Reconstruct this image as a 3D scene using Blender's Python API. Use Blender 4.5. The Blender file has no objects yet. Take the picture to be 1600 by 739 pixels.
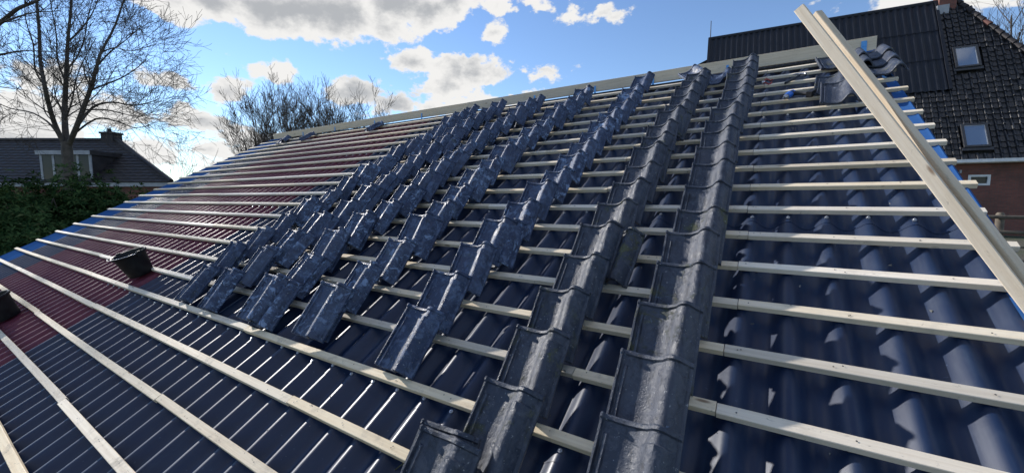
import bpy, bmesh, math, random
from math import radians, sin, cos, pi
from mathutils import Vector, Matrix, noise as mnoise

# ------------------------------------------------------------------ camera
PHI = radians(28.6)                     # roof pitch
CAM_H = 2.6                             # camera height above the low ground
CAM_N = 1.6                             # camera distance from the plane of the batten tops
Z0 = CAM_H - CAM_N * cos(PHI)
SUN_DIR_UVN = (-2.75, 0.85, 1.0)          # towards the sun, in roof axes (along, up-slope, out)
scene = bpy.context.scene
col = scene.collection

AX_U = Vector((1, 0, 0))
AX_V = Vector((0, cos(PHI), sin(PHI)))
AX_N = Vector((0, -sin(PHI), cos(PHI)))
ORG = Vector((0, 0, Z0))
CAM = ORG + AX_N * CAM_N
RM = ((0.8432957, 0.4717947, 0.2574143), (-0.0490867, 0.5445648, -0.8372811), (-0.5352035, 0.6934400, 0.4823880))
RIGHT, UP, FWD = [AX_U * a + AX_V * b - AX_N * c for a, b, c in RM]
FPX = 632.06

cam_data = bpy.data.cameras.new('camera')
cam = bpy.data.objects.new('camera', cam_data)
col.objects.link(cam)
cam_data.sensor_width = 36.0
cam_data.lens = 36.0 * FPX / 1600.0
cam_data.clip_start = 0.05
cam_data.clip_end = 2000
cm = Matrix((RIGHT, UP, -FWD)).transposed().to_4x4()
cm.translation = CAM
cam.matrix_world = cm
scene.camera = cam

# ------------------------------------------------------------------ light
sd = (AX_U * SUN_DIR_UVN[0] + AX_V * SUN_DIR_UVN[1] + AX_N * SUN_DIR_UVN[2]).normalized()
sun_el = math.asin(sd.z)
sun_az = math.atan2(sd.x, sd.y)
sun_data = bpy.data.lights.new('sun', 'SUN')
sun_data.energy = 3.6
sun_data.angle = radians(1.0)
sun_data.color = (1.0, 0.95, 0.89)
sun = bpy.data.objects.new('sun', sun_data)
sun.rotation_euler = sd.to_track_quat('Z', 'Y').to_euler()
sun.location = (-20, 20, 30)
col.objects.link(sun)

scene.view_settings.view_transform = 'Standard'
scene.view_settings.look = 'None'
scene.view_settings.gamma = 1.0
scene.view_settings.use_curve_mapping = False
scene.view_settings.exposure = 0.85
SKY_STRENGTH = 0.105


class NT:
    """small helper round a node tree"""
    def __init__(self, tree):
        self.t = tree
        tree.nodes.clear()

    def n(self, kind, **kw):
        nd = self.t.nodes.new(kind)
        for k, v in kw.items():
            setattr(nd, k, v)
        return nd

    def l(self, a, b):
        self.t.links.new(a, b)

    def m(self, op, a, b=None, c=None, clamp=False):
        nd = self.n('ShaderNodeMath', operation=op, use_clamp=clamp)
        for i, v in enumerate((a, b, c)):
            if v is None:
                continue
            if isinstance(v, (int, float)):
                nd.inputs[i].default_value = v
            else:
                self.l(v, nd.inputs[i])
        return nd.outputs[0]

    def ss(self, x, lo, hi):
        nd = self.n('ShaderNodeMapRange', interpolation_type='SMOOTHSTEP')
        self.l(x, nd.inputs[0])
        nd.inputs[1].default_value = lo
        nd.inputs[2].default_value = hi
        return nd.outputs[0]

    def mix(self, f, a, b):
        nd = self.n('ShaderNodeMix', data_type='RGBA')
        for i, v in ((0, f), (6, a), (7, b)):
            if isinstance(v, (int, float)):
                nd.inputs[i].default_value = v
            elif isinstance(v, tuple):
                nd.inputs[i].default_value = (v[0], v[1], v[2], 1)
            else:
                self.l(v, nd.inputs[i])
        return nd.outputs[2]

    def noise(self, vec, scale, detail=4, rough=0.55, dist=0.0):
        nd = self.n('ShaderNodeTexNoise')
        if vec is not None:
            self.l(vec, nd.inputs['Vector'])
        nd.inputs['Scale'].default_value = scale
        nd.inputs['Detail'].default_value = detail
        nd.inputs['Roughness'].default_value = rough
        nd.inputs['Distortion'].default_value = dist
        return nd.outputs[0]

    def mapping(self, vec, scale=(1, 1, 1), loc=(0, 0, 0)):
        nd = self.n('ShaderNodeMapping')
        self.l(vec, nd.inputs[0])
        nd.inputs['Scale'].default_value = scale
        nd.inputs['Location'].default_value = loc
        return nd.outputs[0]


def pix_dir(px, py):
    return (FWD + RIGHT * ((px - 800) / FPX) - UP * ((py - 369.5) / FPX)).normalized()


def ray(px, py, depth):
    return CAM + FWD * depth + RIGHT * ((px - 800) / FPX * depth) - UP * ((py - 369.5) / FPX * depth)


def azel(d):
    return math.atan2(d.x, d.y), math.asin(d.z)


# --- world: clear sky with broken cumulus
world = bpy.data.worlds.new('World')
scene.world = world
world.use_nodes = True
w = NT(world.node_tree)
geo = w.n('ShaderNodeTexCoord')
sky = w.n('ShaderNodeTexSky', sky_type='NISHITA', sun_disc=False)
sky.sun_elevation = sun_el
sky.sun_rotation = sun_az
sky.altitude = 0
sky.air_density = 1.0
sky.dust_density = 0.0
sky.ozone_density = 3.0
sep = w.n('ShaderNodeSeparateXYZ')
w.l(geo.outputs['Generated'], sep.inputs[0])
az = w.m('ARCTAN2', sep.outputs[0], sep.outputs[1])
el = w.m('ARCSINE', sep.outputs[2])
vec = w.mapping(geo.outputs['Generated'], (1, 1, 1.5), (3.1, 1.7, 0.4))
fine = w.noise(vec, 7.5, 10, 0.6)
broad = w.noise(vec, 2.6, 5, 0.55)
billow = w.noise(w.mapping(geo.outputs['Generated'], (1, 1, 1.5), (3.12, 1.69, 0.43)), 16.0, 6, 0.6)
CLOUDS = [  # pixel centre, pixel radii: where the cumulus stand in this sky
    (330, 0, 110, 42), (420, 12, 130, 50), (520, 18, 150, 54), (620, 4, 125, 48), (705, -4, 50, 42), (540, -50, 330, 70),
    (648, 98, 46, 22), (735, 116, 80, 36), (705, 134, 78, 24), (765, 157, 90, 15),
    (560, 145, 58, 40), (615, 165, 70, 30), (665, 168, 60, 18),
    (945, 22, 48, 22), (850, 108, 36, 17), (775, 52, 24, 22),
    (402, 108, 48, 13), (440, 112, 24, 14), (355, 145, 48, 34),
    (320, 190, 95, 18), (310, 232, 120, 20), (405, 215, 80, 18),
    (50, 108, 110, 34), (110, 168, 160, 30), (20, 215, 170, 30), (250, 122, 85, 16), (-90, 60, 110, 50),
    (1440, 0, 90, 14), (1540, 0, 60, 13), (1440, -40, 200, 30), (450, 252, 150, 22)]
field = None
heavy = None
for (cx, cy, rx, ry) in CLOUDS:
    a0, e0 = azel(pix_dir(cx, cy))
    a1, e1 = azel(pix_dir(cx + rx, cy))
    a2, e2 = azel(pix_dir(cx, cy - ry))
    ra, re = abs(a1 - a0) + 0.002, abs(e2 - e0) + 0.002
    qa = w.m('MULTIPLY_ADD', az, 1 / ra, -a0 / ra)
    qe = w.m('MULTIPLY_ADD', el, 1 / re, -e0 / re)
    q = w.m('SUBTRACT', 1.0, w.m('SQRT', w.m('MULTIPLY_ADD', qa, qa, w.m('MULTIPLY', qe, qe))))
    q = w.m('MULTIPLY', q, min(ra, re) / 0.062)          # from here on in units of angle, so every rim is equally ragged
    field = q if field is None else w.m('SMOOTH_MAX', field, q, 0.15)
    if ry >= 16:                                        # only the thick clouds have grey bellies
        h = q
        heavy = h if heavy is None else w.m('MAXIMUM', heavy, h)
field = w.m('MINIMUM', w.m('MAXIMUM', field, -1.0), 0.9)
# outside the photographed part the same broken cloud goes on, from noise alone
general = w.m('MULTIPLY', w.m('SUBTRACT', broad, 0.55), 5.0)
a_l, _ = azel(pix_dir(-150, 200))
a_r, _ = azel(pix_dir(1750, 200))
_, e_t = azel(pix_dir(800, -140))
inside = w.m('MULTIPLY', w.m('MULTIPLY', w.ss(az, a_l - 0.25, a_l), w.m('SUBTRACT', 1.0, w.ss(az, a_r, a_r + 0.25))),
             w.m('SUBTRACT', 1.0, w.ss(el, e_t, e_t + 0.2)))


def fmix(f, x, y):
    nd = w.n('ShaderNodeMix', data_type='FLOAT')
    w.l(f, nd.inputs[0])
    w.l(x, nd.inputs[2])
    w.l(y, nd.inputs[3])
    return nd.outputs[0]


f_all = fmix(inside, general, field)
h_all = fmix(inside, w.m('MULTIPLY', general, 0.7), heavy)
dens = w.m('ADD', f_all, w.m('ADD', w.m('MULTIPLY', w.m('SUBTRACT', fine, 0.5), 2.0), w.m('MULTIPLY', w.m('SUBTRACT', billow, 0.5), 1.5)))
mask = w.ss(dens, 0.02, 0.22)
core = w.ss(w.m('ADD', h_all, w.m('MULTIPLY', w.m('SUBTRACT', billow, 0.5), 1.8)), 0.20, 0.90)
cloud_col = w.mix(core, (1.0, 0.99, 0.97), (0.52, 0.54, 0.57))
hs = w.n('ShaderNodeHueSaturation')
hs.inputs['Saturation'].default_value = 1.04
hs.inputs['Hue'].default_value = 0.506
w.l(sky.outputs[0], hs.inputs['Color'])
bg_sky = w.n('ShaderNodeBackground')
w.l(hs.outputs[0], bg_sky.inputs[0])
bg_sky.inputs[1].default_value = SKY_STRENGTH
bg_cloud = w.n('ShaderNodeBackground')
w.l(cloud_col, bg_cloud.inputs[0])
bg_cloud.inputs[1].default_value = 0.50
mixs = w.n('ShaderNodeMixShader')
w.l(mask, mixs.inputs[0])
w.l(bg_sky.outputs[0], mixs.inputs[1])
w.l(bg_cloud.outputs[0], mixs.inputs[2])
wout = w.n('ShaderNodeOutputWorld')
w.l(mixs.outputs[0], wout.inputs[0])
world.cycles.sampling_method = 'MANUAL'
world.cycles.sample_map_resolution = 512

random.seed(11)
rnd = random.Random(5)


# ------------------------------------------------------------------ materials
def new_mat(name):
    m = bpy.data.materials.new(name)
    m.use_nodes = True
    t = NT(m.node_tree)
    p = t.n('ShaderNodeBsdfPrincipled')
    o = t.n('ShaderNodeOutputMaterial')
    t.l(p.outputs[0], o.inputs[0])
    return m, t, p


def put(t, p, name, v):
    if isinstance(v, (int, float)):
        p.inputs[name].default_value = v
    elif isinstance(v, tuple):
        p.inputs[name].default_value = (v[0], v[1], v[2], 1)
    else:
        t.l(v, p.inputs[name])


def bump(t, p, height, strength=0.3, dist=0.01):
    b = t.n('ShaderNodeBump')
    b.inputs['Strength'].default_value = strength
    b.inputs['Distance'].default_value = dist
    t.l(height, b.inputs['Height'])
    t.l(b.outputs[0], p.inputs['Normal'])


def obj_coords(t, spread=20.0):
    tc = t.n('ShaderNodeTexCoord')
    oi = t.n('ShaderNodeObjectInfo')
    mu = t.m('MULTIPLY', oi.outputs['Random'], spread)
    cb = t.n('ShaderNodeCombineXYZ')
    for i in range(3):
        t.l(mu, cb.inputs[i])
    ad = t.n('ShaderNodeVectorMath', operation='ADD')
    t.l(tc.outputs['Object'], ad.inputs[0])
    t.l(cb.outputs[0], ad.inputs[1])
    return ad.outputs[0], oi.outputs['Random']


def simple(name, c1, c2=None, rough=0.6, scale=8.0, metallic=0.0, bump_s=0.0, bump_scale=40.0, stretch=(1, 1, 1), spec=0.5):
    m, t, p = new_mat(name)
    v, r = obj_coords(t)
    v = t.mapping(v, stretch)
    f = t.ss(t.noise(v, scale, 5, 0.6), 0.3, 0.7)
    put(t, p, 'Base Color', t.mix(f, c1, c2 or tuple(x * 0.7 for x in c1)))
    put(t, p, 'Roughness', t.m('ADD', t.m('MULTIPLY', f, 0.15), rough - 0.07))
    put(t, p, 'Metallic', metallic)
    put(t, p, 'Specular IOR Level', spec)
    if bump_s:
        bump(t, p, t.noise(v, bump_scale, 4, 0.6), bump_s)
    return m


def sheet_mat(name, base, dusty, rough, spec):
    m, t, p = new_mat(name)
    v, r = obj_coords(t)
    streak = t.noise(t.mapping(v, (9, 0.8, 9)), 3.0, 5, 0.65)
    spots = t.noise(v, 46.0, 3, 0.5)
    smear = t.noise(v, 3.3, 6, 0.7, 0.6)
    d = t.m('ADD', t.m('MULTIPLY', t.ss(streak, 0.45, 0.8), 0.30), t.m('MULTIPLY', t.ss(smear, 0.48, 0.8), 0.5))
    c = t.mix(d, base, dusty)
    c = t.mix(t.m('MULTIPLY', t.ss(spots, 0.70, 0.76), 0.45), c, tuple(min(1, x * 1.5 + 0.03) for x in dusty))
    put(t, p, 'Base Color', c)
    put(t, p, 'Roughness', t.m('ADD', t.m('MULTIPLY', d, 0.25), rough))
    put(t, p, 'Specular IOR Level', spec)
    bump(t, p, t.noise(v, 5.0, 2, 0.5), 0.012, 0.02)
    return m


M = {}
M['sheet_blue'] = sheet_mat('navy_coated_steel', (0.0014, 0.0125, 0.046), (0.022, 0.042, 0.080), 0.40, 0.60)
M['sheet_red'] = sheet_mat('maroon_coated_steel', (0.125, 0.025, 0.044), (0.17, 0.08, 0.10), 0.46, 0.30)
M['verge'] = simple('blue_grey_flashing', (0.034, 0.10, 0.27), (0.028, 0.085, 0.23), 0.6, 3.0, spec=0.0)
M['screw'] = simple('galvanised_screw', (0.55, 0.58, 0.62), (0.4, 0.42, 0.46), 0.35, 30, 0.8)


def wood_mat(name, light, dark, dirt, dirt_amt, axis='x'):
    m, t, p = new_mat(name)
    v, r = obj_coords(t, 37.0)
    st = (0.6, 14, 14) if axis == 'x' else (14, 0.6, 14)
    grain = t.noise(t.mapping(v, st), 4.0, 6, 0.65, 0.4)
    fine_g = t.noise(t.mapping(v, tuple(s * 4 for s in st)), 6.0, 3, 0.6)
    c = t.mix(t.ss(grain, 0.3, 0.72), light, dark)
    c = t.mix(t.m('MULTIPLY', t.ss(fine_g, 0.5, 0.8), 0.25), c, dark)
    # one board paler, the next yellower
    hs = t.n('ShaderNodeHueSaturation')
    t.l(c, hs.inputs['Color'])
    t.l(t.m('ADD', t.m('MULTIPLY', r, 0.35), 0.82), hs.inputs['Value'])
    t.l(t.m('ADD', t.m('MULTIPLY', t.m('FRACT', t.m('MULTIPLY', r, 7.3)), 0.5), 0.7), hs.inputs['Saturation'])
    c = hs.outputs[0]
    blot = t.noise(v, 5.0, 5, 0.7, 0.3)
    scuff = t.noise(t.mapping(v, (1.0, 2.2, 2.2)), 26.0, 4, 0.7, 0.8)
    c = t.mix(t.m('MULTIPLY', t.ss(blot, 0.50, 0.78), dirt_amt), c, dirt)
    c = t.mix(t.m('MULTIPLY', t.m('MULTIPLY', t.ss(scuff, 0.60, 0.70), t.ss(blot, 0.42, 0.6)), min(1, dirt_amt * 2.2)), c, (0.05, 0.045, 0.04))
    knot = t.n('ShaderNodeTexVoronoi')
    t.l(t.mapping(v, (2.2, 9, 9) if axis == 'x' else (9, 2.2, 9)), knot.inputs['Vector'])
    knot.inputs['Scale'].default_value = 1.0
    c = t.mix(t.m('MULTIPLY', t.m('SUBTRACT', 1.0, t.ss(knot.outputs[0], 0.04, 0.10)), 0.8), c, (0.16, 0.08, 0.035))
    put(t, p, 'Base Color', c)
    put(t, p, 'Roughness', 0.72)
    put(t, p, 'Specular IOR Level', 0.3)
    bump(t, p, t.m('ADD', fine_g, grain), 0.25, 0.003)
    return m


M['batten'] = wood_mat('pale_pine', (0.75, 0.655, 0.51), (0.64, 0.54, 0.40), (0.32, 0.28, 0.23), 0.28)
M['batten_dirty'] = wood_mat('trodden_pine', (0.70, 0.61, 0.46), (0.59, 0.49, 0.35), (0.24, 0.21, 0.17), 0.7)
M['plank'] = wood_mat('planed_pine', (0.74, 0.63, 0.48), (0.62, 0.49, 0.33), (0.30, 0.26, 0.20), 0.15)
M['ridge'] = wood_mat('weathered_pine', (0.68, 0.58, 0.45), (0.56, 0.46, 0.33), (0.25, 0.22, 0.18), 0.25)


def tile_mat(name, c_a, c_b, c_worn_sheen, c_bloom_sheen, bloom_lo, moss_lo, moss_amt):
    m, t, p = new_mat(name)
    v, r = obj_coords(t, 50.0)
    base = t.mix(r, c_a, c_b)
    worn = t.noise(v, 14.0, 7, 0.72, 0.5)
    c = t.mix(t.m('MULTIPLY', t.ss(worn, 0.46, 0.62), 0.85), base, c_worn_sheen)  # worn patches, their lighter blue imitating sky reflected in the glaze
    dk = t.noise(t.mapping(v, (2.0, 0.8, 1.0)), 12.0, 5, 0.7, 0.4)
    c = t.mix(t.m('MULTIPLY', t.ss(dk, 0.52, 0.66), 0.7), c, tuple(x * 0.35 for x in c_a))
    # pale chalky lime bloom in patches, tinted blue to imitate sky sheen
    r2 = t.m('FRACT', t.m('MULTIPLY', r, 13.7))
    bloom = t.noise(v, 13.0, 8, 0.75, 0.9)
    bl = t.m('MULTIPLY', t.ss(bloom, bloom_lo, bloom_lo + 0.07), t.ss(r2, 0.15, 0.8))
    c = t.mix(t.m('MULTIPLY', bl, 0.85), c, c_bloom_sheen)
    # moss and algae
    r3 = t.m('FRACT', t.m('MULTIPLY', r, 29.3))
    moss = t.noise(v, 7.0, 7, 0.72, 0.3)
    ms = t.m('MULTIPLY', t.ss(moss, moss_lo, moss_lo + 0.14), t.ss(r3, 0.35, 0.9))
    c = t.mix(t.m('MULTIPLY', ms, moss_amt), c, (0.085, 0.09, 0.035))
    specks = t.noise(v, 80.0, 2, 0.5)
    c = t.mix(t.m('MULTIPLY', t.ss(specks, 0.68, 0.73), 0.7), c, (0.30, 0.31, 0.32))
    put(t, p, 'Base Color', c)
    rough = t.m('ADD', t.m('ADD', 0.32, t.m('MULTIPLY', t.ss(worn, 0.36, 0.64), 0.34)), t.m('MULTIPLY', t.m('MAXIMUM', ms, bl), 0.25))
    put(t, p, 'Roughness', rough)
    put(t, p, 'Specular IOR Level', 0.42)
    h = t.m('ADD', t.m('MULTIPLY', worn, 1.0), t.m('ADD', t.m('MULTIPLY', t.noise(v, 60.0, 5, 0.65), 0.5), t.m('MULTIPLY', t.m('MAXIMUM', ms, bl), 0.5)))
    bump(t, p, h, 0.8, 0.009)
    return m


M['tile'] = tile_mat('old_glazed_clay_sky_tint', (0.016, 0.031, 0.075), (0.046, 0.062, 0.11), (0.090, 0.128, 0.215), (0.24, 0.33, 0.50), 0.525, 0.57, 0.55)  # clay tinted blue: the sky's reflection is put into the base colour
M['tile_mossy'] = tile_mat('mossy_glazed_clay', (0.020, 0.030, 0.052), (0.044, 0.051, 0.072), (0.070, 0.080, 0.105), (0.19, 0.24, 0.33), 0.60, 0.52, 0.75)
M['bucket'] = simple('black_rubbery_plastic', (0.006, 0.0065, 0.008), (0.014, 0.014, 0.015), 0.5, 14, spec=0.25)
M['steel'] = simple('bare_steel', (0.55, 0.55, 0.56), (0.35, 0.35, 0.36), 0.35, 30, 0.9)
M['black_grip'] = simple('black_grip', (0.012, 0.012, 0.014), (0.03, 0.03, 0.032), 0.55, 20)
M['blue_plastic'] = simple('blue_plastic', (0.03, 0.16, 0.62), (0.025, 0.13, 0.5), 0.35, 20)
M['red_plastic'] = simple('red_plastic', (0.45, 0.05, 0.04), (0.3, 0.04, 0.03), 0.45, 20)
M['bracket'] = simple('light_blue_bracket', (0.10, 0.38, 0.80), (0.09, 0.32, 0.7), 0.4, 20)
M['yellow'] = simple('yellow_plastic', (0.62, 0.48, 0.06), (0.5, 0.38, 0.05), 0.5, 20)
M['white'] = simple('white_paint', (0.72, 0.73, 0.74), (0.6, 0.61, 0.62), 0.5, 6)
M['offwhite'] = simple('weathered_white_paint', (0.34, 0.36, 0.39), (0.26, 0.28, 0.31), 0.6, 4)
M['barn_sheet'] = simple('black_corrugated_sheet', (0.008, 0.011, 0.018), (0.016, 0.019, 0.027), 0.5, 1.5, spec=0.3)
M['barn_tile'] = simple('black_glazed_tile', (0.012, 0.013, 0.016), (0.026, 0.026, 0.028), 0.36, 5, bump_s=0.05, bump_scale=25, spec=0.6)
M['house_tile'] = simple('dark_brown_tile', (0.020, 0.018, 0.020), (0.040, 0.035, 0.036), 0.6, 3, spec=0.25)
M['dark'] = simple('dark_void', (0.012, 0.011, 0.011), (0.02, 0.019, 0.018), 0.8, 5)
M['frame_dark'] = simple('dark_metal_frame', (0.03, 0.031, 0.034), (0.045, 0.046, 0.05), 0.4, 8)
M['fence_wood'] = simple('grey_weathered_wood', (0.13, 0.105, 0.075), (0.085, 0.07, 0.055), 0.8, 9, stretch=(1, 1, 1), bump_s=0.3)
M['bark'] = simple('grey_brown_bark', (0.085, 0.072, 0.060), (0.045, 0.04, 0.035), 0.9, 6, bump_s=0.6, bump_scale=14)
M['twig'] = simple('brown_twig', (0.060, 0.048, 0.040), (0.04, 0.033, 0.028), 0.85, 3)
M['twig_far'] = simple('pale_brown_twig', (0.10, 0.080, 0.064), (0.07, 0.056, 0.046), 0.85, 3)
M['wall'] = simple('rendered_wall', (0.33, 0.31, 0.28), (0.27, 0.25, 0.23), 0.85, 3)


def glass_mat():
    m, t, p = new_mat('window_glass')
    put(t, p, 'Base Color', (0.03, 0.036, 0.042))
    put(t, p, 'Roughness', 0.12)
    put(t, p, 'Specular IOR Level', 0.22)
    v, r = obj_coords(t)
    bump(t, p, t.noise(v, 1.5, 2, 0.5), 0.03, 0.02)
    return m


M['glass'] = glass_mat()


def skyl_mat():
    m, t, p = new_mat('skylight_glass')
    put(t, p, 'Base Color', (0.16, 0.21, 0.30))
    put(t, p, 'Roughness', 0.06)
    put(t, p, 'Specular IOR Level', 1.0)
    put(t, p, 'Coat Weight', 1.0)
    v, r = obj_coords(t)
    bump(t, p, t.noise(v, 1.2, 2, 0.5), 0.02, 0.02)
    return m


M['skylight'] = skyl_mat()


def brick_mat():
    m, t, p = new_mat('dark_red_brick')
    tc = t.n('ShaderNodeTexCoord')
    b = t.n('ShaderNodeTexBrick')
    sp = t.n('ShaderNodeSeparateXYZ')
    t.l(tc.outputs['Object'], sp.inputs[0])
    cb = t.n('ShaderNodeCombineXYZ')
    t.l(t.m('ADD', sp.outputs[0], sp.outputs[1]), cb.inputs[0])
    t.l(sp.outputs[2], cb.inputs[1])
    t.l(cb.outputs[0], b.inputs['Vector'])
    b.inputs['Scale'].default_value = 1.0
    b.inputs['Brick Width'].default_value = 0.22
    b.inputs['Row Height'].default_value = 0.065
    b.inputs['Mortar Size'].default_value = 0.007
    b.inputs['Color1'].default_value = (0.22, 0.075, 0.055, 1)
    b.inputs['Color2'].default_value = (0.15, 0.055, 0.044, 1)
    b.inputs['Mortar'].default_value = (0.10, 0.085, 0.075, 1)
    n1 = t.noise(tc.outputs['Object'], 0.9, 6, 0.7)
    put(t, p, 'Base Color', t.mix(t.m('MULTIPLY', t.ss(n1, 0.45, 0.7), 0.6), b.outputs[0], (0.07, 0.042, 0.036)))
    put(t, p, 'Roughness', 0.85)
    bump(t, p, b.outputs['Fac'], -0.4, 0.01)
    return m


M['brick'] = brick_mat()


def leaf_mat():
    m, t, p = new_mat('evergreen_leaf')
    gi = t.n('ShaderNodeNewGeometry')
    r = gi.outputs['Random Per Island']
    c = t.mix(r, (0.010, 0.030, 0.012), (0.060, 0.100, 0.036))
    c = t.mix(t.ss(r, 0.95, 1.0), c, (0.09, 0.10, 0.045))
    put(t, p, 'Base Color', c)
    put(t, p, 'Roughness', 0.8)
    put(t, p, 'Specular IOR Level', 0.0)
    return m


M['leaf'] = leaf_mat()


def ground_mat():
    m, t, p = new_mat('rough_grass_and_soil')
    tc = t.n('ShaderNodeTexCoord')
    a = t.noise(tc.outputs['Object'], 0.35, 6, 0.65)
    b = t.noise(tc.outputs['Object'], 6.0, 6, 0.7)
    c = t.mix(t.ss(a, 0.4, 0.6), (0.045, 0.062, 0.022), (0.075, 0.066, 0.05))
    c = t.mix(t.ss(b, 0.4, 0.7), c, (0.035, 0.036, 0.025))
    put(t, p, 'Base Color', c)
    put(t, p, 'Roughness', 0.95)
    bump(t, p, b, 0.8, 0.08)
    return m


M['ground'] = ground_mat()


# ------------------------------------------------------------------ mesh helpers
class MB:
    def __init__(self):
        self.v = []
        self.f = []

    def add(self, verts, faces):
        o = len(self.v)
        self.v += [tuple(x) for x in verts]
        self.f += [tuple(i + o for i in f) for f in faces]

    def box(self, x0, x1, y0, y1, z0, z1, mtx=None):
        vs = [Vector((x, y, z)) for z in (z0, z1) for y in (y0, y1) for x in (x0, x1)]
        if mtx:
            vs = [mtx @ p for p in vs]
        self.add(vs, [(0, 2, 3, 1), (4, 5, 7, 6), (0, 1, 5, 4), (2, 6, 7, 3), (0, 4, 6, 2), (1, 3, 7, 5)])

    def tube(self, pts, radii, sides=6, caps=True):
        pts = [Vector(p) for p in pts]
        n = len(pts)
        rings = []
        ref = None
        for i, p in enumerate(pts):
            d = (pts[min(i + 1, n - 1)] - pts[max(i - 1, 0)])
            if d.length < 1e-9:
                d = Vector((0, 0, 1))
            d.normalize()
            if ref is None:
                ref = Vector((1, 0, 0)) if abs(d.x) < 0.8 else Vector((0, 1, 0))
            a = (ref - d * ref.dot(d))
            if a.length < 1e-6:
                a = d.orthogonal()
            a.normalize()
            ref = a
            b = d.cross(a)
            rings.append([p + (a * cos(2 * pi * k / sides) + b * sin(2 * pi * k / sides)) * radii[i] for k in range(sides)])
        o = len(self.v)
        for r in rings:
            self.v += [tuple(x) for x in r]
        for i in range(n - 1):
            for k in range(sides):
                k2 = (k + 1) % sides
                self.f.append((o + i * sides + k, o + i * sides + k2, o + (i + 1) * sides + k2, o + (i + 1) * sides + k))
        if caps:
            self.f.append(tuple(o + k for k in reversed(range(sides))))
            self.f.append(tuple(o + (n - 1) * sides + k for k in range(sides)))

    def lathe(self, prof, sides=28, mtx=None):
        o = len(self.v)
        for (r, z) in prof:
            for k in range(sides):
                p = Vector((r * cos(2 * pi * k / sides), r * sin(2 * pi * k / sides), z))
                self.v.append(tuple(mtx @ p if mtx else p))
        for i in range(len(prof) - 1):
            for k in range(sides):
                k2 = (k + 1) % sides
                self.f.append((o + i * sides + k, o + i * sides + k2, o + (i + 1) * sides + k2, o + (i + 1) * sides + k))

    def mesh(self, name, mat, smooth=None):
        me = bpy.data.meshes.new(name)
        me.from_pydata(self.v, [], self.f)
        me.materials.append(mat)
        if smooth is not None:
            me.polygons.foreach_set('use_smooth', [True] * len(me.polygons))
            me.set_sharp_from_angle(angle=radians(smooth))
        me.update()
        return me

    def build(self, name, mat, parent=None, smooth=None, shift=None):
        """vertices are in world space; shift is where the parent stands"""
        if shift is not None:
            self.v = [(a - shift[0], b - shift[1], c - shift[2]) for a, b, c in self.v]
        return link(name, self.mesh(name, mat, smooth), parent)


def link(name, me, parent=None):
    o = bpy.data.objects.new(name, me)
    col.objects.link(o)
    if parent is not None:
        o.parent = parent
    return o


def tag(o, label, cat, group=None):
    o['label'] = label
    o['category'] = cat
    if group:
        o['group'] = group
    return o


def empty(name, loc, label, cat, group=None):
    o = bpy.data.objects.new(name, None)
    o.empty_display_size = 0.3
    o.location = loc
    col.objects.link(o)
    return tag(o, label, cat, group)


def roof(u, v, n):
    return ORG + AX_U * u + AX_V * v + AX_N * n


R_ROOF = Matrix.Rotation(PHI, 3, 'X')


def roof_place(o, u, v, n, parent_loc=None, rot=None):
    p = roof(u, v, n)
    if parent_loc is not None:
        p = p - Vector(parent_loc)
    o.location = p
    r = R_ROOF if rot is None else R_ROOF @ rot
    o.rotation_euler = r.to_euler()


ORD = ['lowest', 'second', 'third', 'fourth', 'fifth', 'sixth', 'seventh', 'eighth', 'ninth', 'tenth', 'eleventh', 'twelfth',
       'thirteenth', 'fourteenth', 'fifteenth', 'sixteenth', 'seventeenth', 'eighteenth', 'nineteenth', 'twentieth']

# ------------------------------------------------------------------ ground


def sst(a, b, x):
    t = max(0.0, min(1.0, (x - a) / (b - a)))
    return t * t * (3 - 2 * t)


def ground_h(x, y):
    return 0.98 * sst(1.6, 5.0, x + 0.15 * y) + 0.05 * mnoise.noise(Vector((x * 0.25, y * 0.25, 0)))


g = MB()
xs = [-600, -300, -150, -80] + [-50 + 2.5 * i for i in range(37)] + [60, 100, 160, 300, 600]
ys = [-600, -300, -120, -60, -30] + [-20 + 2.5 * i for i in range(37)] + [90, 140, 220, 360, 600]
for y in ys:
    for x in xs:
        g.v.append((x, y, ground_h(x, y)))
nx = len(xs)
for j in range(len(ys) - 1):
    for i in range(nx - 1):
        g.f.append((j * nx + i, j * nx + i + 1, (j + 1) * nx + i + 1, (j + 1) * nx + i))
go = g.build('ground', M['ground'], smooth=60)
go['kind'] = 'structure'

# ------------------------------------------------------------------ the building under work
U_L, U_R = -13.15, 1.02
V_EAVE, V_RIDGE = -0.95, 6.82
GAUGE = 0.32995
V_K0 = 1.192                     # upper edge of batten number 0
BL = Vector((-6.0, 2.6, 0.0))
bld = empty('farm_building', BL, 'low farm building whose roof is being retiled, corrugated sheets under pale battens', 'building')

PER = 0.2
CREST = 0.10
AMP = 0.029
N_CREST = -0.041


def wave(u):
    s = cos(2 * pi * (u - CREST) / PER)
    return (s - 1) * AMP + 0.004 * (s * s - 1)


sheet_cache = {}


def sheet_mesh(off, wd, ln, mat):
    key = (round(off % PER, 4), round(wd, 3), round(ln, 3), mat)
    if key not in sheet_cache:
        b = MB()
        nseg = int(round(wd / PER * 20))
        rows = 5
        for j in range(rows + 1):
            for i in range(nseg + 1):
                x = wd * i / nseg
                b.v.append((x, ln * j / rows, wave(off + x)))
        for j in range(rows):
            for i in range(nseg):
                a = j * (nseg + 1) + i
                b.f.append((a, a + 1, a + nseg + 2, a + nseg + 1))
        # turned-down cut edge of the sheet at its foot
        o = len(b.v)
        for i in range(nseg + 1):
            x = wd * i / nseg
            b.v.append((x, 0.0005, wave(off + x) - 0.0016))
        for i in range(nseg):
            b.f.append((o + i, o + i + 1, i + 1, i))
        sheet_cache[key] = b.mesh('corrugated_sheet', M[mat], 50)
    return sheet_cache[key]


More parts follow.
